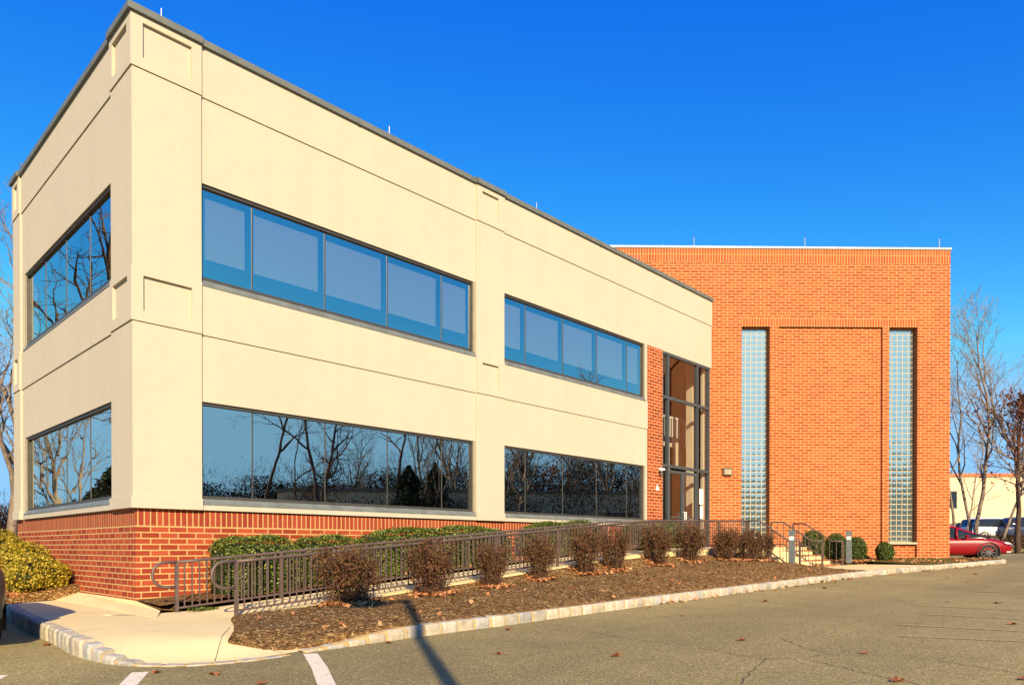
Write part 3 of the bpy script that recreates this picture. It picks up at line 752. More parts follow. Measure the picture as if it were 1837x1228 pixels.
# wall-mounted things
L = thing('wall_lamp', 'bronze box wall lamp on the brick wing left of the glass blocks', 'lamp')
m = MB(); m.box(.30,.62,-.10,0,2.62,2.86); m.box(.28,.64,-.12,0,2.86,2.885); m.build('housing', M['lamp_bronze'], L, xf=AX, bevel=.012)
m = MB(); m.box(.34,.58,-.125,-.10,2.64,2.80); m.build('lens', M['jamb_metal'], L, xf=AX)
L = thing('security_camera', 'small white security camera high on the brick pilaster by the doors', 'camera')
m = MB(); m.tube([(16.14,.02,2.56),(16.14,-.05,2.56)], .05, 10); m.tube([(16.14,-.05,2.56),(16.14,-.10,2.53)], .018, 8); m.build('bracket', M['white_paint'], L)
m = MB(); m.tube([(16.02,-.13,2.52),(16.24,-.10,2.55)], .042, 10); m.build('body', M['white_paint'], L, smooth=False)
m = MB(); m.tube([(16.14,-.03,2.52),(16.14,-.06,2.36)], [.03,.05], 8); m.build('bell', M['lamp_bronze'], L)
m = MB(); m.face([(15.90,.012,1.86),(16.12,.012,1.86),(16.01,.012,2.06)]); m.face([(15.90,.004,1.86),(16.01,.004,2.06),(16.12,.004,1.86)]); m.face([(15.90,.004,1.86),(16.12,.004,1.86),(16.12,.012,1.86),(15.90,.012,1.86)])
m.face([(16.12,.004,1.86),(16.01,.004,2.06),(16.01,.012,2.06),(16.12,.012,1.86)]); m.face([(16.01,.004,2.06),(15.90,.004,1.86),(15.90,.012,1.86),(16.01,.012,2.06)])
sg = tag(m.build('warning_sign', M['paper']), 'small white triangular sign on the brick pilaster under the camera', 'sign')
m = MB(); m.box(16.0,16.02,-.001,.003,1.91,1.99); m.build('symbol', M['sill_metal'], sg)
for z0, z1, x0, x1, lb_ in ((1.52,2.08,18.90,19.16,'larger upper white notice taped inside the glass right of the doors'), (1.02,1.46,18.94,19.14,'smaller lower white notice taped inside the glass right of the doors')):
    m = MB(); m.box(x0,x1,gy-.003,gy+.003,z0,z1); tag(m.build('notice', M['paper']), lb_, 'notice')

# ------------------------------------------------------------------ railings
def railing(label, path, floor, loops=None, sp=.118, post_sp=1.75, h=.81, skip=None):
    """path: list of (x, y); floor(x, y)"""
    root = thing('railing', label, 'railing', group='brown metal railings')
    P = resample(path, .02); n = len(P); L = .02*(n-1)
    pos = lambda d: P[max(0, min(n-1, int(round(d/.02))))]
    pt = lambda d, z: (lambda p: (p.x, p.y, floor(p.x, p.y) + z))(pos(d))
    ds = sorted(set([0, L] + [i*.4 for i in range(1, int(L/.4)+1) if i*.4 < L-.1] + list(loops or [])))
    t = MB(); t.tube([pt(d, h) for d in ds], .024, 8); t.build('top_rail', M['rail_paint'], root, smooth=True)
    t = MB(); 
    for a, b in zip(ds, ds[1:]): t.bar(pt(a, .085), pt(b, .085), .022, .03)
    t.build('bottom_rail', M['rail_paint'], root)
    np_ = max(1, int(round(L/post_sp))); pd = [L*i/np_ for i in range(np_+1)]
    for d in pd:
        t = MB(); p = pos(d); f0 = floor(p.x,p.y); t.box(p.x-.025,p.x+.025,p.y-.025,p.y+.025,f0-.05,f0+h-.01); t.build('post', M['rail_paint'], root)
    bl = []
    for a, b in zip(pd, pd[1:]):
        k = max(1, int(round((b-a)/sp)))
        bl += [a+(b-a)*i/k for i in range(1, k)]
    rest = MB()
    for i, d in enumerate(bl):
        p = pos(d); f0 = floor(p.x,p.y); t = MB() if i < 100 else rest
        t.box(p.x-.009,p.x+.009,p.y-.009,p.y+.009,f0+.08,f0+h-.015)
        if i < 100: t.build('baluster', M['rail_paint'], root)
    if rest.v: tag(rest.build('baluster', M['rail_paint'], root), kind='stuff')
    return root, pt
def loop_end(root, x, y, f0, h=.81, dx=-1):
    t = MB(); r = .195; pts = [(x, y, f0+h), (x+dx*.17, y, f0+h)]
    pts += [(x+dx*(.17 + r*math.sin(a)), y, f0+h-r+r*math.cos(a)) for a in [math.pi*i/12 for i in range(1,12)]]
    pts += [(x+dx*.17, y, f0+h-2*r), (x, y, f0+h-2*r)]
    t.tube(pts, .023, 8); t.build('end_loop', M['rail_paint'], root, smooth=True)
fx = lambda x, y: fl(x)
r1, _ = railing('outer brown ramp railing with looped end beside the mulch bed', [(.57,-2.6),(17.03,-2.6)], fx); loop_end(r1, .57, -2.6, fl(.57))
r2, _ = railing('inner brown ramp railing with looped end beside the hedge', [(.25,-1.2),(14.5,-1.2)], fx); loop_end(r2, .25, -1.2, fl(.25))
def stair(x, y): return 0 if y > -3.0 else max(-.62, -.62*(-3.0 - y)/.92)
for x, lb_ in ((17.03,'short stair railing nearest the mulch bed, partly behind a shrub'), (18.78,'stair railing in the middle of the entrance steps'), (20.54,'stair railing nearest the round bushes and brick wing')):
    railing(lb_, [(x,-2.6 if x > 17.5 else -2.64),(x,-4.26)], stair, loops=[.36, .4, 1.28, 1.32], post_sp=1.3, sp=.2)

# ------------------------------------------------------------------ hedges and bushes
def box_shell(n, x0,x1,y0,y1,z0f,z1f):
    """random points near the surface of a clipped hedge with rounded shoulders"""
    x = nrng.uniform(x0,x1,n); u = nrng.random(n); out = np.zeros((n,3)); nm = np.zeros((n,3))
    hw = (y1-y0)/2; cy = (y0+y1)/2
    for i in range(n):
        zt, zb = z1f(x[i]), z0f(x[i])
        bumpy = .025*math.sin(x[i]*4.1+y0)+.018*math.sin(x[i]*9.7)
        k = u[i]
        if k < .40: y, z, nv = cy + nrng.uniform(-hw,hw)*.92, zt, (0,0,1)
        elif k < .88: y, z, nv = y0, zb + (zt-zb)*nrng.random(), (0,-1,.2)
        elif k < .94: y, z, nv = y1, zb + (zt-zb)*nrng.random(), (0,1,.2)
        else:
            e = nrng.random() < .5; y, z, nv = cy+nrng.uniform(-hw,hw), zb+(zt-zb)*nrng.random(), (-1 if e else 1,0,.2); x[i] = x0 if e else x1
        # round the shoulders
        ty = (y-cy)/hw; tx = (x[i]-(x0+x1)/2)/((x1-x0)/2); zz = (z-zb)/(zt-zb)
        z -= .10*abs(ty)**4*zz + .20*abs(tx)**8*zz; y = cy + (y-cy)*(1-.10*zz**6 + bumpy)
        out[i] = (x[i], y, z + bumpy*.8*zz); nm[i] = nv
    out += nrng.normal(size=(n,3))*.022
    return out, nm
def hedge(label, x0, x1, y0, y1, z1f, dens=4200):
    n = int(dens*(x1-x0)); C, nm = box_shell(n, x0,x1,y0,y1, lambda x: soil_z(x)+.02, z1f)
    V, Q = leaves(C, .05, 0, .55, .2, nm, .45)
    core = MB(); N = 10
    rows = [[(x0+.08+(x1-x0-.16)*i/N, y, z) for y, z in ((y0+.09,soil_z(x0)),(y0+.08,z1f(x0+(x1-x0)*i/N)-.16),((y0+y1)/2,z1f(x0+(x1-x0)*i/N)-.09),(y1-.08,z1f(x0+(x1-x0)*i/N)-.16),(y1-.08,soil_z(x0)))] for i in range(N+1)]
    core.grid(rows); core.face(rows[0]); core.face(rows[-1][::-1])
    root = tag(np_mesh('hedge', V, Q, M['hedge_leaf']), label, 'hedge', 'clipped green hedges below the windows')
    core.build('branches', M['needles'], root)
    return root
hedge('tall clipped green hedge nearest the building corner', 1.14, 2.55, -1.0, -.12, lambda x: .17 - .02*x/2)
hedge('low clipped hedge second from the building corner', 2.74, 3.92, -.90, -.16, lambda x: .18)
hedge('longest clipped hedge, running under the first window', 4.12, 8.05, -1.0, -.14, lambda x: .30 + .047*(x-4.05))
hedge('clipped hedge under the second lower window', 9.1, 11.9, -.95, -.14, lambda x: .56 + .05*(x-9.1))
hedge('last clipped hedge, just before the brick pilaster', 13.6, 16.2, -.9, -.14, lambda x: .74 + .03*(x-13.6), 1800)

def ball_bush(name, label, cat, loc, rx, rz, mat, n, leaf, group, squash=1., lump=.12, core=M['needles']):
    ph = nrng.uniform(0,6,6)
    d = nrng.normal(size=(n,3)); d /= np.linalg.norm(d,axis=1)[:,None]
    d = d[d[:,2] > -.82]; n = len(d)
    r = 1 + lump*(np.sin(d[:,0]*4+ph[0])*np.sin(d[:,1]*4+ph[1]) + .6*np.sin(d[:,2]*6+ph[2]+d[:,0]*3)) ; r *= nrng.uniform(.80,1.04,n)
    C = d*r[:,None]*np.array([rx,rx,rz]); C[:,2] += rz*.82
    V, Q = leaves(C, leaf, 0, .6, .2, d, .4)
    o = np_mesh(name, V, Q, mat); o.location = loc
    tag(o, label, cat, group)
    m = MB(); rows = []
    for i in range(9):
        a = math.pi*i/8; rows.append([(rx*.72*math.sin(a)*math.cos(t), rx*.72*math.sin(a)*math.sin(t), rz*.82 - rz*.74*math.cos(a)) for t in [2*math.pi*j/12 for j in range(12)]])
    m.grid(rows, close=True); m.build('branches', core, o, smooth=True)
    return o
gp = 'round clipped bushes by the brick wing'
for u, Z, rad, hh, lb_ in ((1459,25.2,.40,.58,'round green bush behind the stair railings, tallest of the clipped balls'), (1500,25.0,.38,.52,'round green bush just left of the right-hand bollard light'), (1535,25.4,.36,.45,'flat topped green bush right behind the far bollard light'), (1587,25.4,.29,.35,'smallest round bush standing alone by the right glass block window')):
    x, y = U(u, Z); ball_bush('round_bush', lb_, 'bush', (x, y, -.47), rad, hh, M['round_leaf'], 5200, .055, gp, lump=.06)
gp = 'yellow bushes along the side wall'
for x, y, z, rx, rz, lb_ in ((-.56,3.72,-.95,.60,.42,'nearest yellow green bush, lowest, beside the walk'), (-.55,4.95,-.82,.50,.50,'yellow bush second from the walk, rising behind the nearest one'), (-1.05,5.9,-.86,.50,.50,'yellow bush at the picture edge behind the parked dark car'), (-.55,7.3,-.66,.60,.60,'farthest yellow bush near the end of the side wall')):
    ball_bush('yellow_bush', lb_, 'bush', (x,y,z), rx, rz, M['yellow_leaf'], 7500, .055, gp, lump=.16)

# brown deciduous shrubs
def shrub_mesh(seed):
    r = random.Random(seed); m = MB(); C = []
    for i in range(70):
        a = r.uniform(0, 6.283); rad = .5*math.sqrt(r.random()); hgt = r.uniform(.58,1.08) - .18*rad
        p0 = Vector((.26*math.cos(a)*r.random(), .26*math.sin(a)*r.random(), 0)); p3 = Vector((rad*math.cos(a), rad*math.sin(a), hgt))
        mid = p0*.45 + p3*.55; mid.x *= 1.18; mid.y *= 1.18; mid += Vector((r.uniform(-.04,.04), r.uniform(-.04,.04), 0))
        pts = [p0, (p0+mid)/2 + Vector((r.uniform(-.02,.02), r.uniform(-.02,.02), -.03)), mid, p3]
        m.tube(pts, [.008,.006,.005,.002], 3, cap=False)
        for t in range(5):
            b0 = mid + (p3-mid)*r.random(); b1 = b0 + Vector((r.gauss(0,.09), r.gauss(0,.09), r.uniform(.02,.15)))
            m.tube([b0, b1], [.003,.0015], 3, cap=False)
            for q in range(10): C.append(b0 + (b1-b0)*r.random() + Vector((r.gauss(0,.018), r.gauss(0,.018), r.gauss(0,.018))))
        for q in range(34):
            s = r.uniform(.10,1); C.append((p0+(mid-p0)*min(1,s*1.8) if s < .55 else mid+(p3-mid)*((s-.55)/.45)) + Vector((r.gauss(0,.05), r.gauss(0,.05), r.gauss(0,.035))))
    return m, np.array([tuple(c) for c in C])
SH = [(2.12,-3.15,1.06,.95,'largest brown leafy shrub, nearest the railing loop'), (3.82,-3.15,.90,1.0,'brown shrub crossed by the lamp pole shadow'), (5.33,-3.10,.68,.86,'small narrow brown shrub, third from the ramp foot'), (6.73,-3.10,.66,.92,'narrow brown shrub, fourth from the ramp foot'), (8.25,-3.12,.78,1.08,'tall brown shrub touching its neighbour, mid bed'), (9.3,-3.1,.72,.96,'brown shrub joined to the tall one before it'), (11.1,-3.1,.84,.96,'brown shrub just right of the gap in mid bed'), (12.7,-3.1,.88,.98,'broad brown shrub in front of the entrance doors'), (14.4,-3.25,.80,.98,'brown shrub below the wall lamp'), (15.35,-3.4,.80,.92,'brown shrub third from last towards the steps, left of the glass block strip'), (16.1,-3.55,.72,.88,'last brown shrub, beside the near bollard light')]
protos = []
for i in range(4):
    m, C = shrub_mesh(20+i); V, Q = leaves(C, .045, 0, .55, .2); protos.append((m, V, Q))
made = {}
for i, (x, y, wd, h, lb_) in enumerate(SH):
    k = i % 4; loc = (x, y, bed_z(x, y) - .02); sc = (wd, wd, h)
    if k not in made:
        t = thing('brown_shrub', lb_, 'shrub', loc, rng.uniform(0,6), 'brown shrubs along the mulch bed'); t.scale = sc
        protos[k][0].build('stems', M['stem_bark'], t); np_mesh('foliage', protos[k][1], protos[k][2], M['shrub_leaf'], t); made[k] = t
    else: dup(made[k], loc, rng.uniform(0,6), sc, lb_)

# fallen leaves: drifts as stuff, loose ones on the asphalt one by one
C = []
for x, y, wd, h, _ in SH:
    for _k in range(int(290*wd)):
        a = rng.uniform(0,6.28); r0 = abs(rng.gauss(.22,.16))*wd+.03; px, py = x + r0*math.cos(a), y + r0*math.sin(a)*.8 - .08
        if py > -2.78: continue
        C.append((px, py, bed_z(px,py)+.05))
for _ in range(1700):
    x, y = rng.uniform(4.,15.), rng.uniform(-1.05,-.3); C.append((x, y, soil_z(x)+.07))
for _ in range(900):
    x, y = rng.uniform(21.,22.6), rng.uniform(-4.6,-2.1)
    if x + y > 19.4: continue
    C.append((x, y, -.50 + rng.uniform(0,.05)))
for _ in range(420):
    x = rng.uniform(18.9,20.5); y = rng.uniform(-4.2,-3.0); st_ = max(-.62, -.155*math.ceil((-2.95-y)/.3)); C.append((x, y, st_+.02))
for _ in range(700): 
    s, t = rng.random(), rng.random(); p = strip(s, t); C.append((p[0], p[1], p[2]+.03))
for _ in range(420):
    x, y = rng.uniform(-1.1,-.02), 3.2 + abs(rng.gauss(0,.35)); C.append((x,y,-1.0+.11*(y-3.2)+.07*(x+1.2)+.05))
for _ in range(90): 
    x = rng.uniform(.2,16); y = rng.uniform(curbY(x)+.2,-3); C.append((x,y,bed_z(x,y)+.04))
for _ in range(110):
    x = rng.uniform(7,27); y = curbY(x) - abs(rng.gauss(.05,.10)) - .04; C.append((x,y,zr(x)+.015))
V, Q = leaves(C, .095, .5, .7, .35)
tag(np_mesh('leaf_litter', V, Q, M['fallen_leaf']), 'orange dry leaves drifted under shrubs and along the beds', 'leaf litter', kind='stuff')
LV = []
for u, v in ((280,1022),(85,1157),(280,1207),(385,1210),(470,1226),(697,1153),(895,1173),(1105,1177),(912,1130),(1330,1149),(1480,1055),(1735,1044),(1700,1080),(1790,1082),(1698,1037),(1750,1030),(1817,1120),(1840,1219),(1610,1222),(1373,1079),(1550,1172),(1225,1104),(200,1180),(212,1178),(1165,1089)):
    X_ = (u-918.5)/F; h_ = (V0-v)/F; c_, s_ = math.cos(PITCH), math.sin(PITCH); hz = h_*c_ - s_; Zd = c_ + h_*s_
    dx, dy = X_*math.sin(YAW)+Zd*math.cos(YAW), -X_*math.cos(YAW)+Zd*math.sin(YAW)
    t_ = (-1.2 + .0215*CX)/(hz - .0215*dx); LV.append((CX+dx*t_, CY+dy*t_))
proto_leaf = None
for i, (x, y) in enumerate(LV):
    if i == 0:
        m = MB(); n = 9; rim = []                                       # a lobed, curled leaf
        for q in range(18):
            a = 2*math.pi*q/18; rr = (.070 if q % 2 else .040)*(1.15 if abs(a-math.pi) > 1 else .8); rim.append((rr*1.35*math.cos(a), rr*math.sin(a), .030*abs(math.sin(a))**1.5 + .012*math.cos(3*a) + .004))
        for q in range(18): m.face([(0,0,.005), rim[q], rim[(q+1)%18]])
        m.tube([(-.06,0,.02),(-.13,.01,.008)], [.003,.002], 4)
        proto_leaf = tag(m.build('fallen_leaf', M['asphalt_leaf']), 'dry curled brown leaf lying alone on the asphalt', 'leaf', 'loose leaves on the asphalt'); o = proto_leaf
    else: o = proto_leaf.copy(); COL.objects.link(o)
    o.location = (x, y, zr(x)+.004); s_ = rng.uniform(.45,.85); o.scale = (s_,s_,s_*rng.uniform(.8,1.4)); o.rotation_euler = (0,0,rng.uniform(0,6.28))
# thin grass
n = 5200; st_ = nrng.random((n,2)); C = np.array([strip(a, b) for a, b in st_]); ang = nrng.uniform(0,6.28,n); hgt = nrng.uniform(.02,.07,n)
d = np.stack([np.cos(ang), np.sin(ang), np.zeros(n)],1); tip = C + d*hgt[:,None]*.5; tip[:,2] += hgt
V = np.stack([C-d[:,[1,0,2]]*np.array([-1,1,1])*.006, C+d[:,[1,0,2]]*np.array([-1,1,1])*.006, tip],1).reshape(-1,3)
tag(np_mesh('grass', V, np.arange(3*n).reshape(n,3), M['grass_blade']), 'thin straw green grass below the brick wing', 'grass', kind='stuff')
def tuft(x, y, z, label):
    n = 240; a = nrng.uniform(0,6.28,n); r0 = np.abs(nrng.normal(0,.10,n)); C = np.stack([x+r0*np.cos(a)*1.5, y+r0*np.sin(a)*.6, np.full(n,z)],1)
    V, Q = leaves(C + np.stack([0*a,0*a,nrng.uniform(0,.05,n)],1), .05, .2, .35); tag(np_mesh('weed', V, Q, M['hedge_leaf']), label, 'weed', 'small green weeds')
tuft(.62,-1.35,-1.02,'low green weed at the foot of the inner railing'); tuft(6.1,-3.0,-.74,'low green weed between two brown shrubs')

# ------------------------------------------------------------------ bollard lights, lamp pole
bl = None
for x, y, z, lb_ in ((16.6,-4.2,-.58,'square grey bollard light between the last brown shrub and the steps'), (21.0,-4.3,-.535,'square grey bollard light between two round green bushes')):
    if bl is None:
        bl = thing('bollard_light', lb_, 'bollard', (x,y,z), YAW - R(90) - R(22), 'bollard lights by the steps')
        m = MB(); m.box(-.09,.09,-.09,.09,0,.78); m.build('post', M['bollard_metal'], bl, bevel=.006)
        m = MB(); m.box(-.09,.09,-.09,.09,.90,1.07); m.build('cap', M['bollard_metal'], bl, bevel=.006)
        m = MB(); m.box(-.075,.075,-.075,.075,.78,.90); m.build('lens', M['lamp_lens'], bl)
        m = MB()
        for a in (-1,1):
            for b in (-1,1): m.box(a*.08-.008,a*.08+.008,b*.08-.008,b*.08+.008,.78,.90)
        m.build('corner_rod', M['bollard_metal'], bl)
    else: dup(bl, (x,y,z), YAW - R(90) - R(22), 1, lb_)
pb = (-5.12,-15.72)
L = thing('light_pole', 'tall bronze parking lot lamp pole whose shadow crosses the kerb', 'lamp post', (pb[0],pb[1],zr(pb[0])))
m = MB(); m.box(-.055,.055,-.055,.055,.5,8.0); m.build('pole', M['pole_bronze'], L)
m = MB(); m.tube([(0,0,0),(0,0,.6)], .25, 16); m.build('base', M['concrete'], L)
m = MB(); m.bar((0,0,7.85),(-.45,.05,7.9),.08,.08); m.build('arm', M['pole_bronze'], L)
m = MB(); m.box(-1.05,-.45,-.2,.3,7.8,8.0); m.build('lamp_head', M['pole_bronze'], L, bevel=.02)

# ------------------------------------------------------------------ cars
def car(name, label, cat, loc, rz, paint, suv=False, group=None, detail=True):
    root = thing(name, label, cat, loc, rz, group)
    hl = 2.38; wx = (1.42, -1.40)
    if suv: sec = [(-2.36,.74,.48,.98),(-2.30,.86,.38,1.06),(-2.0,.92,.30,1.10),(-1.0,.93,.26,1.08),(0,.93,.26,1.05),(1.0,.93,.26,1.04),(1.5,.92,.28,1.06),(2.0,.89,.32,1.02),(2.28,.80,.36,.94),(2.38,.66,.44,.82)]
    else:   sec = [(-2.38,.68,.44,.86),(-2.30,.82,.36,.94),(-1.9,.89,.28,.98),(-1.0,.915,.22,.94),(0,.92,.20,.91),(.8,.92,.20,.93),(1.3,.915,.22,.93),(1.8,.885,.24,.85),(2.2,.79,.26,.73),(2.36,.62,.32,.62),(2.40,.45,.38,.56)]
    b = MB(); rows = []
    for x, hw, z0, z1 in sec:
        zm = z0 + (z1-z0)*.55
        half = [(0,z0),(hw*.8,z0),(hw*.97,z0+.10),(hw,zm),(hw*.975,z1-.10),(hw*.88,z1-.01),(hw*.5,z1+.03),(0,z1+.045)]
        ring = [(x, y, z) for y, z in half] + [(x, -y, z) for y, z in half[-2:0:-1]]
        rows.append(ring)
    b.grid(rows, close=True); b.face(rows[0][::-1]); b.face(rows[-1])
    b.build('body', paint, root, smooth=True, subsurf=2)
    rz0 = 1.0 if suv else .90; rt = 1.72 if suv else 1.44
    gx = [(-2.25,.74,1.05),(-2.0,.80,1.60),(-1.6,.74,rt-.01),(-.4,.73,rt),(.35,.72,rt-.03),(.75,.74,1.42),(1.15,.80,1.04)] if suv else [(-2.0,.70,.98),(-1.55,.68,1.18),(-.95,.63,1.38),(-.3,.61,rt),(.25,.62,rt-.03),(.75,.68,1.22),(1.45,.76,.94)]
    gl = MB(); rows = []
    for x, hw, zt in gx:
        bw = .80 if suv else .77
        half = [(bw, rz0-.07), (hw+.03, zt-.09 if zt > rz0+.12 else zt-.02), (hw-.06, zt-.012), (hw*.5, zt+.008), (0, zt+.014)]
        rows.append([(x,y,z) for y,z in half] + [(x,-y,z) for y,z in half[-2::-1]])
    gl.grid(rows); gl.build('windows', M['car_glass'], root, smooth=True)
    rf = MB(); rr = [r for r in rows if r[4][2] > (1.5 if suv else 1.30)]
    rf.grid([[(p[0], p[1]*1.02, p[2]+.012) for p in r[2:7]] for r in rr]); 
    for sg in (1,-1):                                                     # pillars and the edge above the side glass
        idx = 1 if sg > 0 else 7; id2 = 2 if sg > 0 else 6
        rf.grid([[(r[idx][0], r[idx][1]+sg*.012, r[idx][2]+.01), (r[id2][0], r[id2][1]*1.02, r[id2][2]+.012)] for r in rows])
        for px in ((-.35, .35) if detail else ()): rf.bar((px-.05, sg*.865, rz0-.03), (px-.02, sg*.665, rt-.10), .07, .02)
    rf.build('roof', paint, root, smooth=True)
    for k, x in enumerate(wx):
        for sg in (1,-1):
            wm = MB(); R0 = .36 if suv else .335; cy = sg*.80; N = 28
            prof = [(.0,-.10),(R0*.6,-.10),(R0*.93,-.11),(R0,-.08),(R0,.07),(R0*.95,.115),(R0*.70,.12),(R0*.68,.09)]
            wm.grid([[(x+r*math.cos(a), cy+sg*o, R0+r*math.sin(a)) for r, o in prof] for a in [2*math.pi*i/N for i in range(N+1)]])
            wl = wm.build('wheel', M['rubber'], root, smooth=True)
            rm = MB()
            for i in range(10):
                a = 2*math.pi*i/10; rm.bar((x+.05*math.cos(a), cy+sg*.105, R0+.05*math.sin(a)), (x+R0*.69*math.cos(a), cy+sg*.10, R0+R0*.69*math.sin(a)), .022, .035)
            rm.tube([(x,cy+sg*.08,R0),(x,cy+sg*.118,R0)], .05, 12)
            rm.grid([[(x+R0*q*math.cos(a), cy+sg*o, R0+R0*q*math.sin(a)) for q, o in ((.66,.08),(.68,.112),(.73,.121))] for a in [2*math.pi*i/N for i in range(N+1)]])
            rm.build('rim', M['rim_metal'], wl)
            ar = MB(); hw = .925 if not suv else .935; NN = 18                 # dark wheel arch mouth
            ar.grid([[(x+(R0+.005)*math.cos(a), sg*(hw-.16), R0+(R0+.005)*math.sin(a)), (x+(R0+.06)*math.cos(a), sg*(hw+.004), R0+(R0+.06)*math.sin(a)), (x+(R0+.085)*math.cos(a), sg*(hw+.0), R0+(R0+.085)*math.sin(a))] for a in [math.pi*(-.12+1.24*i/NN) for i in range(NN+1)]])
            ar.build('wheel_arch', M['black_plastic'], root, smooth=True)
    for sg in (1,-1):
        zl = .90 if suv else .70
        h = MB(); h.grid([[(2.02,sg*.845,zl-.03),(2.16,sg*.80,zl-.04),(2.33,sg*.62,zl-.08)],[(1.95,sg*.83,zl+.04),(2.13,sg*.775,zl+.025),(2.27,sg*.58,zl-.0)]]); h.v = [(x+.03,y*1.02,z+.01) for x,y,z in h.v]
        h.build('headlight', M['headlight_glass'], root)
        if suv: t = MB().box(-2.37,-2.22,sg*.74-.05,sg*.74+.06,.96,1.17)
        else: t = MB().box(-2.37,-2.2,sg*.70-.08,sg*.70+.08,.76,.9)
        t.build('tail_light', M['tail_red'], root, bevel=.02)
        if suv: MB().box(-2.43,-2.33,sg*.66-.10,sg*.66+.06,.50,.55).build('reflector', M['tail_red'], root)
        mr = MB(); mr.grid([[(.62+.10*math.sin(a)*math.cos(t), sg*(.98+.09*math.cos(a)), rz0+.08+.06*math.sin(a)*math.sin(t)) for t in [2*math.pi*i/8 for i in range(8)]] for a in [math.pi*i/6 for i in range(7)]], close=True)
        mr.bar((.6,sg*.86,rz0+.03),(.6,sg*.95,rz0+.06),.05,.03); mr.build('mirror', paint, root, smooth=True)
    gr = MB()
    if suv: gr.box(2.30,2.385,-.5,.5,.62,.80); MB().box(-2.42,-2.28,-.80,.80,.40,.60).build('bumper', M['black_plastic'], root, bevel=.03)
    else: gr.box(2.33,2.402,-.36,.36,.50,.60); MB().box(2.34,2.412,-.40,.40,.34,.44).build('air_intake', M['black_plastic'], root, bevel=.02)
    gr.build('grille', M['black_plastic'], root, bevel=.02)
    MB().box(2.36,2.43,-.26,.26,.44,.50).build('number_plate', M['white_paint'], root)
    if not suv:
        for sg in (1,-1): MB().box(2.10,2.27,sg*.66-.10,sg*.66+.09,.34,.38).build('fog_lamp', M['headlight_glass'], root, bevel=.01)
    return root
ra = YAW - R(90)                                                           # camera right
hx, hy = math.cos(ra - R(13)), math.sin(ra - R(13))
wxx, wyy = U(1772, 28.6)
car('red_car', 'shiny dark red sedan half hidden behind the brick wing', 'car', (wxx - hx*1.42 - hy*.80, wyy - hy*1.42 + hx*.80, zr(29)+.02), ra - R(13), M['red_paint'])
car('dark_car', 'dark parked car cut off by the left picture edge beside the walk', 'car', (-3.04,-.12,zr(-3.0)), R(90)-R(1), M['brown_car'], suv=True)
g = MB(); g.grid([[(*W(X_, Z_), z_) for X_ in (8,25,45,70,100)] for Z_, z_ in ((45.5,-.9),(46,-.1),(49.5,.42),(64.5,.44))])
tag(g.build('asphalt_road', M['asphalt']), 'raised asphalt lot behind the bare trees', 'road', kind='structure')
for u, Z, hd, suv, p, nm, lb_ in ((1786,53,0,True,'white_car','white_car','white utility vehicle parked behind the bare trees'), (1722,55,180,False,'dark_car','dark_car','dark grey car parked behind the bare trees'), (1850,52,0,True,'blue_car','blue_car','dark blue vehicle parked at the right picture edge')):
    x, y = U(u, Z); car(nm, lb_, 'car', (x,y,.42), ra + R(hd), M[p], suv, detail=False)

# ------------------------------------------------------------------ trees
def grow(seed, H, r0, limbs=11, spread=.75, fork=0, up=.35, first=.28, dens=1., lean=(0,0), tw=.010):
    r = random.Random(seed); wood = MB(); twig = MB(); tips = []
    def branch(p, d, L, rad, lev):
        nonlocal twig
        n = 7 if lev == 0 else 5 if lev == 1 else 4 if lev == 2 else 3
        pts = [p]; rs = [rad]; q = p.copy(); dd = d.copy()
        for i in range(n):
            wob_ = .10 if lev == 0 else .22
            dd = (dd + Vector((r.gauss(0,wob_), r.gauss(0,wob_), r.gauss(0,wob_*.6) + (up*.16 if lev else .05)))).normalized()
            q = q + dd*(L/n); pts.append(q.copy()); rs.append(max(tw*.55, rad*(1-(i+1)/n*(.78 if lev == 0 else .82))))
        (wood if lev <= 1 else twig).tube(pts, rs, (9,6,4,3,3)[lev], cap=False)
        if lev == 4: tips.append(pts[-1]); return
        cnt = [limbs, 7, 5, 3][lev]; cnt = max(2, int(cnt*dens*r.uniform(.8,1.2)))
        for k in range(cnt):
            t = (first + (1-first)*(k+.5+r.uniform(-.3,.3))/cnt) if lev == 0 else .22 + .78*(k+r.random())/cnt
            f = max(0, min(n-.001, t*n)); i = int(f); b0 = pts[i] + (pts[i+1]-pts[i])*(f-i); tr = rs[i]
            ax = (pts[i+1]-pts[i]).normalized(); o = ax.orthogonal().normalized(); o = Matrix.Rotation(k*2.4+r.uniform(-.6,.6), 3, ax) @ o
            ang = spread*(1-.45*t if lev == 0 else 1)*r.uniform(.75,1.25)
            nd = (ax*math.cos(ang) + o*math.sin(ang)).normalized()
            LL = (H*.46*(1-.55*t) if lev == 0 else L*.55*(1-.35*t))*r.uniform(.75,1.2)
            branch(b0, nd, LL, max(tw, tr*.62), lev+1)
        tips.append(pts[-1])
    branch(Vector((0,0,-.3)), Vector((lean[0],lean[1],1)).normalized(), H, r0, 0)
    if fork:
        twig2 = twig; twig = MB(); branch(Vector((.25,0,-.3)), Vector((.10,.03,1)).normalized(), H*.9, r0*.75, 0); return wood, [twig2, twig], tips
    return wood, [twig], tips
TREES = {}
def tree_proto(key, bark, leafmat=None, leafn=0, leafs=.16, lfrac=1., **kw):
    wood, twig, tips = grow(**kw); TREES[key] = [None, wood, twig, tips, bark, leafmat, leafn, leafs, lfrac]
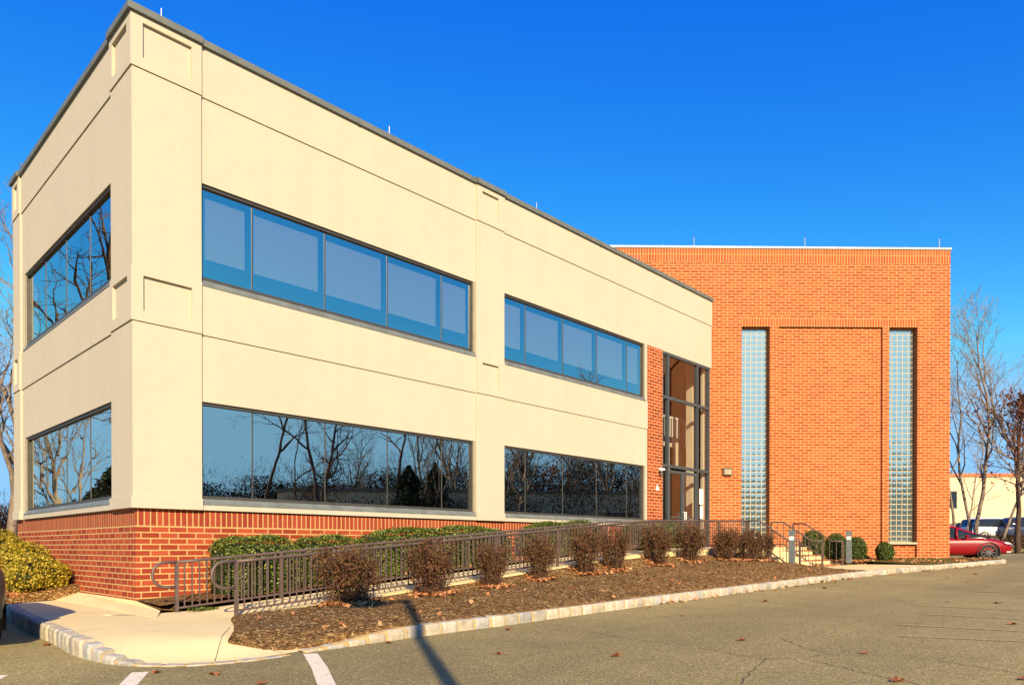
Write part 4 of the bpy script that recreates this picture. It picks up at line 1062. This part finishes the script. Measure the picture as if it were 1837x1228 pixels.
def plant(key, loc, rz, sc, name, label, group):
    T = TREES[key]
    if T[0] is None:
        t = thing(name, label, 'tree', loc, rz, group); t.scale = (sc,)*3
        T[1].build('trunk', M[T[4]], t, smooth=True); [q.build('twigs', M[T[4]], t) for q in T[2]]
        if T[5]:
            pts = np.array([tuple(p) for p in T[3]]); pts = pts[nrng.random(len(pts)) < T[8]]; C = np.repeat(pts, T[6], 0) + nrng.normal(size=(len(pts)*T[6],3))*.22
            V, Q = leaves(C, T[7], 0, .6, .3); np_mesh('foliage', V, Q, M[T[5]], t)
        T[0] = t; return t
    o = dup(T[0], loc, rz, sc, label, group); o.name = name
    return o
tree_proto('tall', 'bark', seed=3, H=14, r0=.24, limbs=13, spread=.62, up=.6, first=.22)
tree_proto('broad', 'dark_bark', seed=5, H=13, r0=.22, limbs=12, spread=.95, up=.3, first=.22)
tree_proto('fork', 'bark', seed=11, H=13, r0=.135, limbs=10, spread=.5, up=.8, first=.30, fork=1)
tree_proto('thin', 'bark', seed=8, H=9, r0=.09, limbs=9, spread=.55, up=.6, first=.3, dens=.75, tw=.008)
tree_proto('oak', 'dark_bark', 'oak_leaf', 5, .17, .8, seed=21, H=10, r0=.17, limbs=10, spread=1.0, up=.15, first=.25, lean=(.06,0), dens=.9)
tree_proto('snag', 'dark_bark', seed=31, H=15, r0=.18, limbs=6, spread=.75, up=.3, first=.45, dens=.85)
gR = 'bare trees right of the brick wing'
def at(u, Z): x, y = U(u, Z); return (x, y, zr(min(45,x)) + .05)
plant('fork', at(1748,42), 1.0, .98, 'bare_tree', 'twin trunked bare tree just right of the brick wing', gR)
plant('thin', at(1712,40), 2.0, 1.0, 'bare_tree', 'thin bare tree hugging the brick wing edge', gR)
plant('thin', at(1793,40), 4.0, .95, 'bare_tree', 'thin bare sapling between the twin trunk and the oak', gR)
plant('oak', at(1826,38), 2.4, .86, 'oak_tree', 'oak with rusty brown leaves at the right picture edge', gR)
plant('tall', at(1860,48), 1.7, .85, 'bare_tree', 'bare tree behind the oak at the picture edge', gR)
plant('thin', at(1733,46), 5.0, .8, 'bare_tree', 'small slanting bare sapling in front of the pale building', gR)
gL = 'bare trees left of the building'
plant('tall', at(9,31), 4.4, .98, 'bare_tree', 'tall grey bare tree rising beside the far end of the side wall', gL)
plant('thin', at(-6,30), 1.0, 1.35, 'bare_tree', 'slim bare tree close by the tall grey one at the left edge', gL)
plant('broad', at(-30,38), .3, 1.05, 'bare_tree', 'broad bare tree at the left picture edge', gL)
plant('tall', at(26,46), 5.2, .9, 'bare_tree', 'bare tree farther back behind the side wall', gL)
gM = 'bare trees mirrored in the side windows'
def mirS(u, Z):
    x, y = U(u, Z); return (-x, y, zr(max(-30, -x)))
plant('broad', mirS(248, 25), 2.0, 1.0, 'bare_tree', 'spreading bare tree mirrored in the upper side window', gM)
plant('tall', mirS(95, 44), 1.0, .85, 'bare_tree', 'tall bare tree mirrored in the lower side window', gM)
plant('thin', mirS(120, 38), 1.0, 1.1, 'bare_tree', 'thin bare tree mirrored beside the conifers', gM)
plant('broad', mirS(20, 50), 4.0, .8, 'bare_tree', 'low broad bare tree mirrored at the far end of the lower side window', gM)
# woods across the lot, mirrored in the front windows: mirrored viewpoint is (CX, -CY)
def mir(u, Z):
    x, y = U(u, Z); return (x, -y, zr(min(45,max(-30,x))))
gF = 'trees mirrored in the front windows'
for i, (u, Z, key, sc, lb_) in enumerate(((468,50,'snag',.95,'bare tree mirrored left in the first lower window'), (527,56,'snag',.72,'broken topped trunk mirrored in the first lower window'), (558,48,'broad',.9,'thick forked tree mirrored in the middle of the first lower window'), (584,46,'snag',.9,'dark straight trunk mirrored beside the forked tree'), (712,52,'snag',.95,'tall straight trunk mirrored right in the first lower window'), (775,54,'fork',1.0,'slanting tree mirrored at the end of the first lower window'), (640,70,'tall',.75,'small bare tree mirrored above the brush'), (690,66,'thin',1.0,'thin tree mirrored above the brush'), (830,60,'tall',.9,'bare tree mirrored beside the second pier'), (930,58,'tall',.95,'bare tree mirrored left in the second lower window'), (985,62,'broad',.9,'broad bare tree mirrored in the second lower window'), (1050,60,'fork',.95,'twin trunk mirrored in the second lower window'), (1110,64,'tall',1.0,'bare tree mirrored right in the second lower window'), (388,75,'oak',.55,'small leafy oak mirrored at the left of the first lower window'), (1010,66,'oak',1.1,'brown oak mirrored in the second lower window'))):
    plant(key, mir(u, Z), i*1.3, sc, 'bare_tree' if key != 'oak' else 'oak_tree', lb_, gF)
def conifer(loc, H, rad, label, group):
    t = thing('conifer', label, 'tree', loc, 0, group); m = MB(); m.tube([(0,0,-.2),(0,0,H*.95)], [.16,.03], 7); m.build('trunk', M['dark_bark'], t)
    n = 9000; z = nrng.random(n)**.8; k = (z*11).astype(int); a = nrng.uniform(0,6.28,n); prof = rad*np.minimum(1,(1-z)*2.2)**.6*(.55+.30*np.sin(z*23+1.7*np.sin(a*2))+.15*np.sin(a*3+z*9)); rr = prof*np.sqrt(nrng.uniform(.15,1,n))*(.8+.25*np.sin(a*5+k*1.7))
    C = np.stack([rr*np.cos(a), rr*np.sin(a), .35 + z*(H-.35) - rr*.25],1); V, Q = leaves(C, .30, .3, .25, .3); np_mesh('crown', V, Q, M['needles'], t)
    return t
gC = 'dark conifers mirrored in the windows'
conifer(mir(738,50), 6.3, 2.3, 'dark pine mirrored right in the first lower window', gC)
conifer(mir(785,55), 7.0, 2.6, 'second dark pine mirrored at the end of the first lower window', gC)
conifer(mir(505,58), 5.6, 2.2, 'low dark pine mirrored left of the forked tree', gC)
conifer(mirS(192, 36), 5.4, 1.9, 'dark conifer mirrored in the lower side window near the corner', gC)
conifer(mirS(160, 40), 4.6, 1.9, 'smaller dark conifer mirrored in the lower side window', gC)
def brush(name, label, P, wd, H, n, sz=.22, z0=None, mat='thicket', H2=None):
    C = []; T = []
    pts = resample(P, .5); ph = rng.random()*9
    for _ in range(n):
        i = rng.randrange(len(pts)); p = pts[i]; hh = (H + ((H2 or H) - H)*i/len(pts))*(.86+.10*math.sin(i*.5+ph)+.07*math.sin(i*1.37+ph)); q = rng.random()
        top = rng.random() < .16
        z = (zr(p.x) if z0 is None else z0) + (hh*(.55+.62*q**1.6) if top else hh*.95*q**.7)
        (T if top else C).append((p.x+rng.gauss(0,wd), p.y+rng.gauss(0,wd), z))
    V, Q = leaves(C, sz, 0, .5, .3); V2, Q2 = leaves(T, sz*3.4, -1.5, .035, .2)
    return tag(np_mesh(name, np.concatenate([V, V2]), np.concatenate([Q, Q2+len(V)]), M[mat]), label, 'undergrowth', kind='stuff')
brush('undergrowth', 'dark brown brush across the lot, mirrored in the lower windows', [mir(u, 68)[:2] for u in (250,330,400,480,560,640,720,800,900,1000,1100,1200,1300)], 1.0, 7.2, 140000, .20, H2=10.)
brush('undergrowth', 'low brush in front of the pale building, mirrored in the lower windows', [mir(u, 52)[:2] for u in (520,600,700,800,900,1000,1100,1200,1300)], .6, 5.4, 26000, .15)
brush('undergrowth', 'dark tree line behind the camera side of the lot, mirrored in the glass blocks', [(-58,-60),(-40,-66),(-20,-68),(0,-66),(14,-58)], 2.0, 9.5, 60000, .36)
for i in range(30):
    u = 560 + 26*i + rng.uniform(-12,12)
    plant('thin', mir(u, rng.uniform(58,74)), rng.uniform(0,6), rng.uniform(.75,1.05), 'bare_tree', 'thin bare tree in the brushy woods mirrored in the front windows', 'thin trees mirrored in the front windows')
for i, x in enumerate((-50,-38,-29,-17,-8,3,11)):
    plant('tall', (x, -64+rng.uniform(-3,3), zr(x)), i*1.1, rng.uniform(.7,.95), 'bare_tree', 'bare tree in the tree line mirrored in the glass blocks', 'trees mirrored in the glass blocks')
brush('undergrowth', 'brown brush at the foot of the trees right of the wing', [U(u, 40) for u in (1690,1740,1800,1860,1930)], .9, 1.1, 7000, .10)
brush('undergrowth', 'russet thicket behind the side wall at the left edge', [U(u, 45) for u in (-180,-90,-20,40,110)], 2.0, 4.2, 26000, .16)
brush('undergrowth', 'bare brush mirrored low in the side windows', [mirS(u, 46)[:2] for u in (-40,20,80,140,200,280)], 1.2, 4.6, 24000, .15)

# pale buildings beyond
def shed(label, p0, p1, H, depth, win=(), trim='orange_trim'):
    a = Vector((p0[0],p0[1],0)); b = Vector((p1[0],p1[1],0)); d = (b-a); L = d.length; d.normalize(); n = Vector((-d.y,d.x,0))
    t = thing('warehouse', label, 'building', (a.x,a.y,min(zr(a.x),zr(b.x))-.3), math.atan2(d.y,d.x))
    m = MB(); m.box(0,L,0,depth,0,H)
    k = 6
    while k < L: m.box(k-.15,k+.15,-.05,0,0,H-.05); k += 6
    m.build('wall', M['beige_wall'], t)
    m = MB(); m.box(-.1,L+.1,-.12,depth+.1,H,H+.28); m.build('roof_trim', M[trim], t)
    for x, z, ww, hh in win:
        m = MB(); m.box(x-.08,x+ww+.08,-.04,.0,z-.08,z+hh+.08); q = m.build('window', M['bronze_frame'], t); m = MB(); m.box(x,x+ww,-.05,-.041,z,z+hh); m.build('pane', M['car_glass'], q)
    return t
shed('long beige building with orange roof edge behind the bare trees', W(30,65), W(95,64), 6.9, 20, [(7.0,4.1,3.2,1.4),(18,4.1,3.2,1.4),(30,4.1,3.2,1.4)])
a, b = mir(1420,62), mir(500,57)
shed('low beige building across the lot, mirrored in the front windows', a, b, 5.4, 2.5, [(6+8*i,2.6,2.2,1.2) for i in range(6)], 'lamp_bronze')
shed('low pale building mirrored in the side windows', (-14,44), (6,44.5), 4.2, 12, [(2+4*i,1.0,1.6,1.6) for i in range(4)])
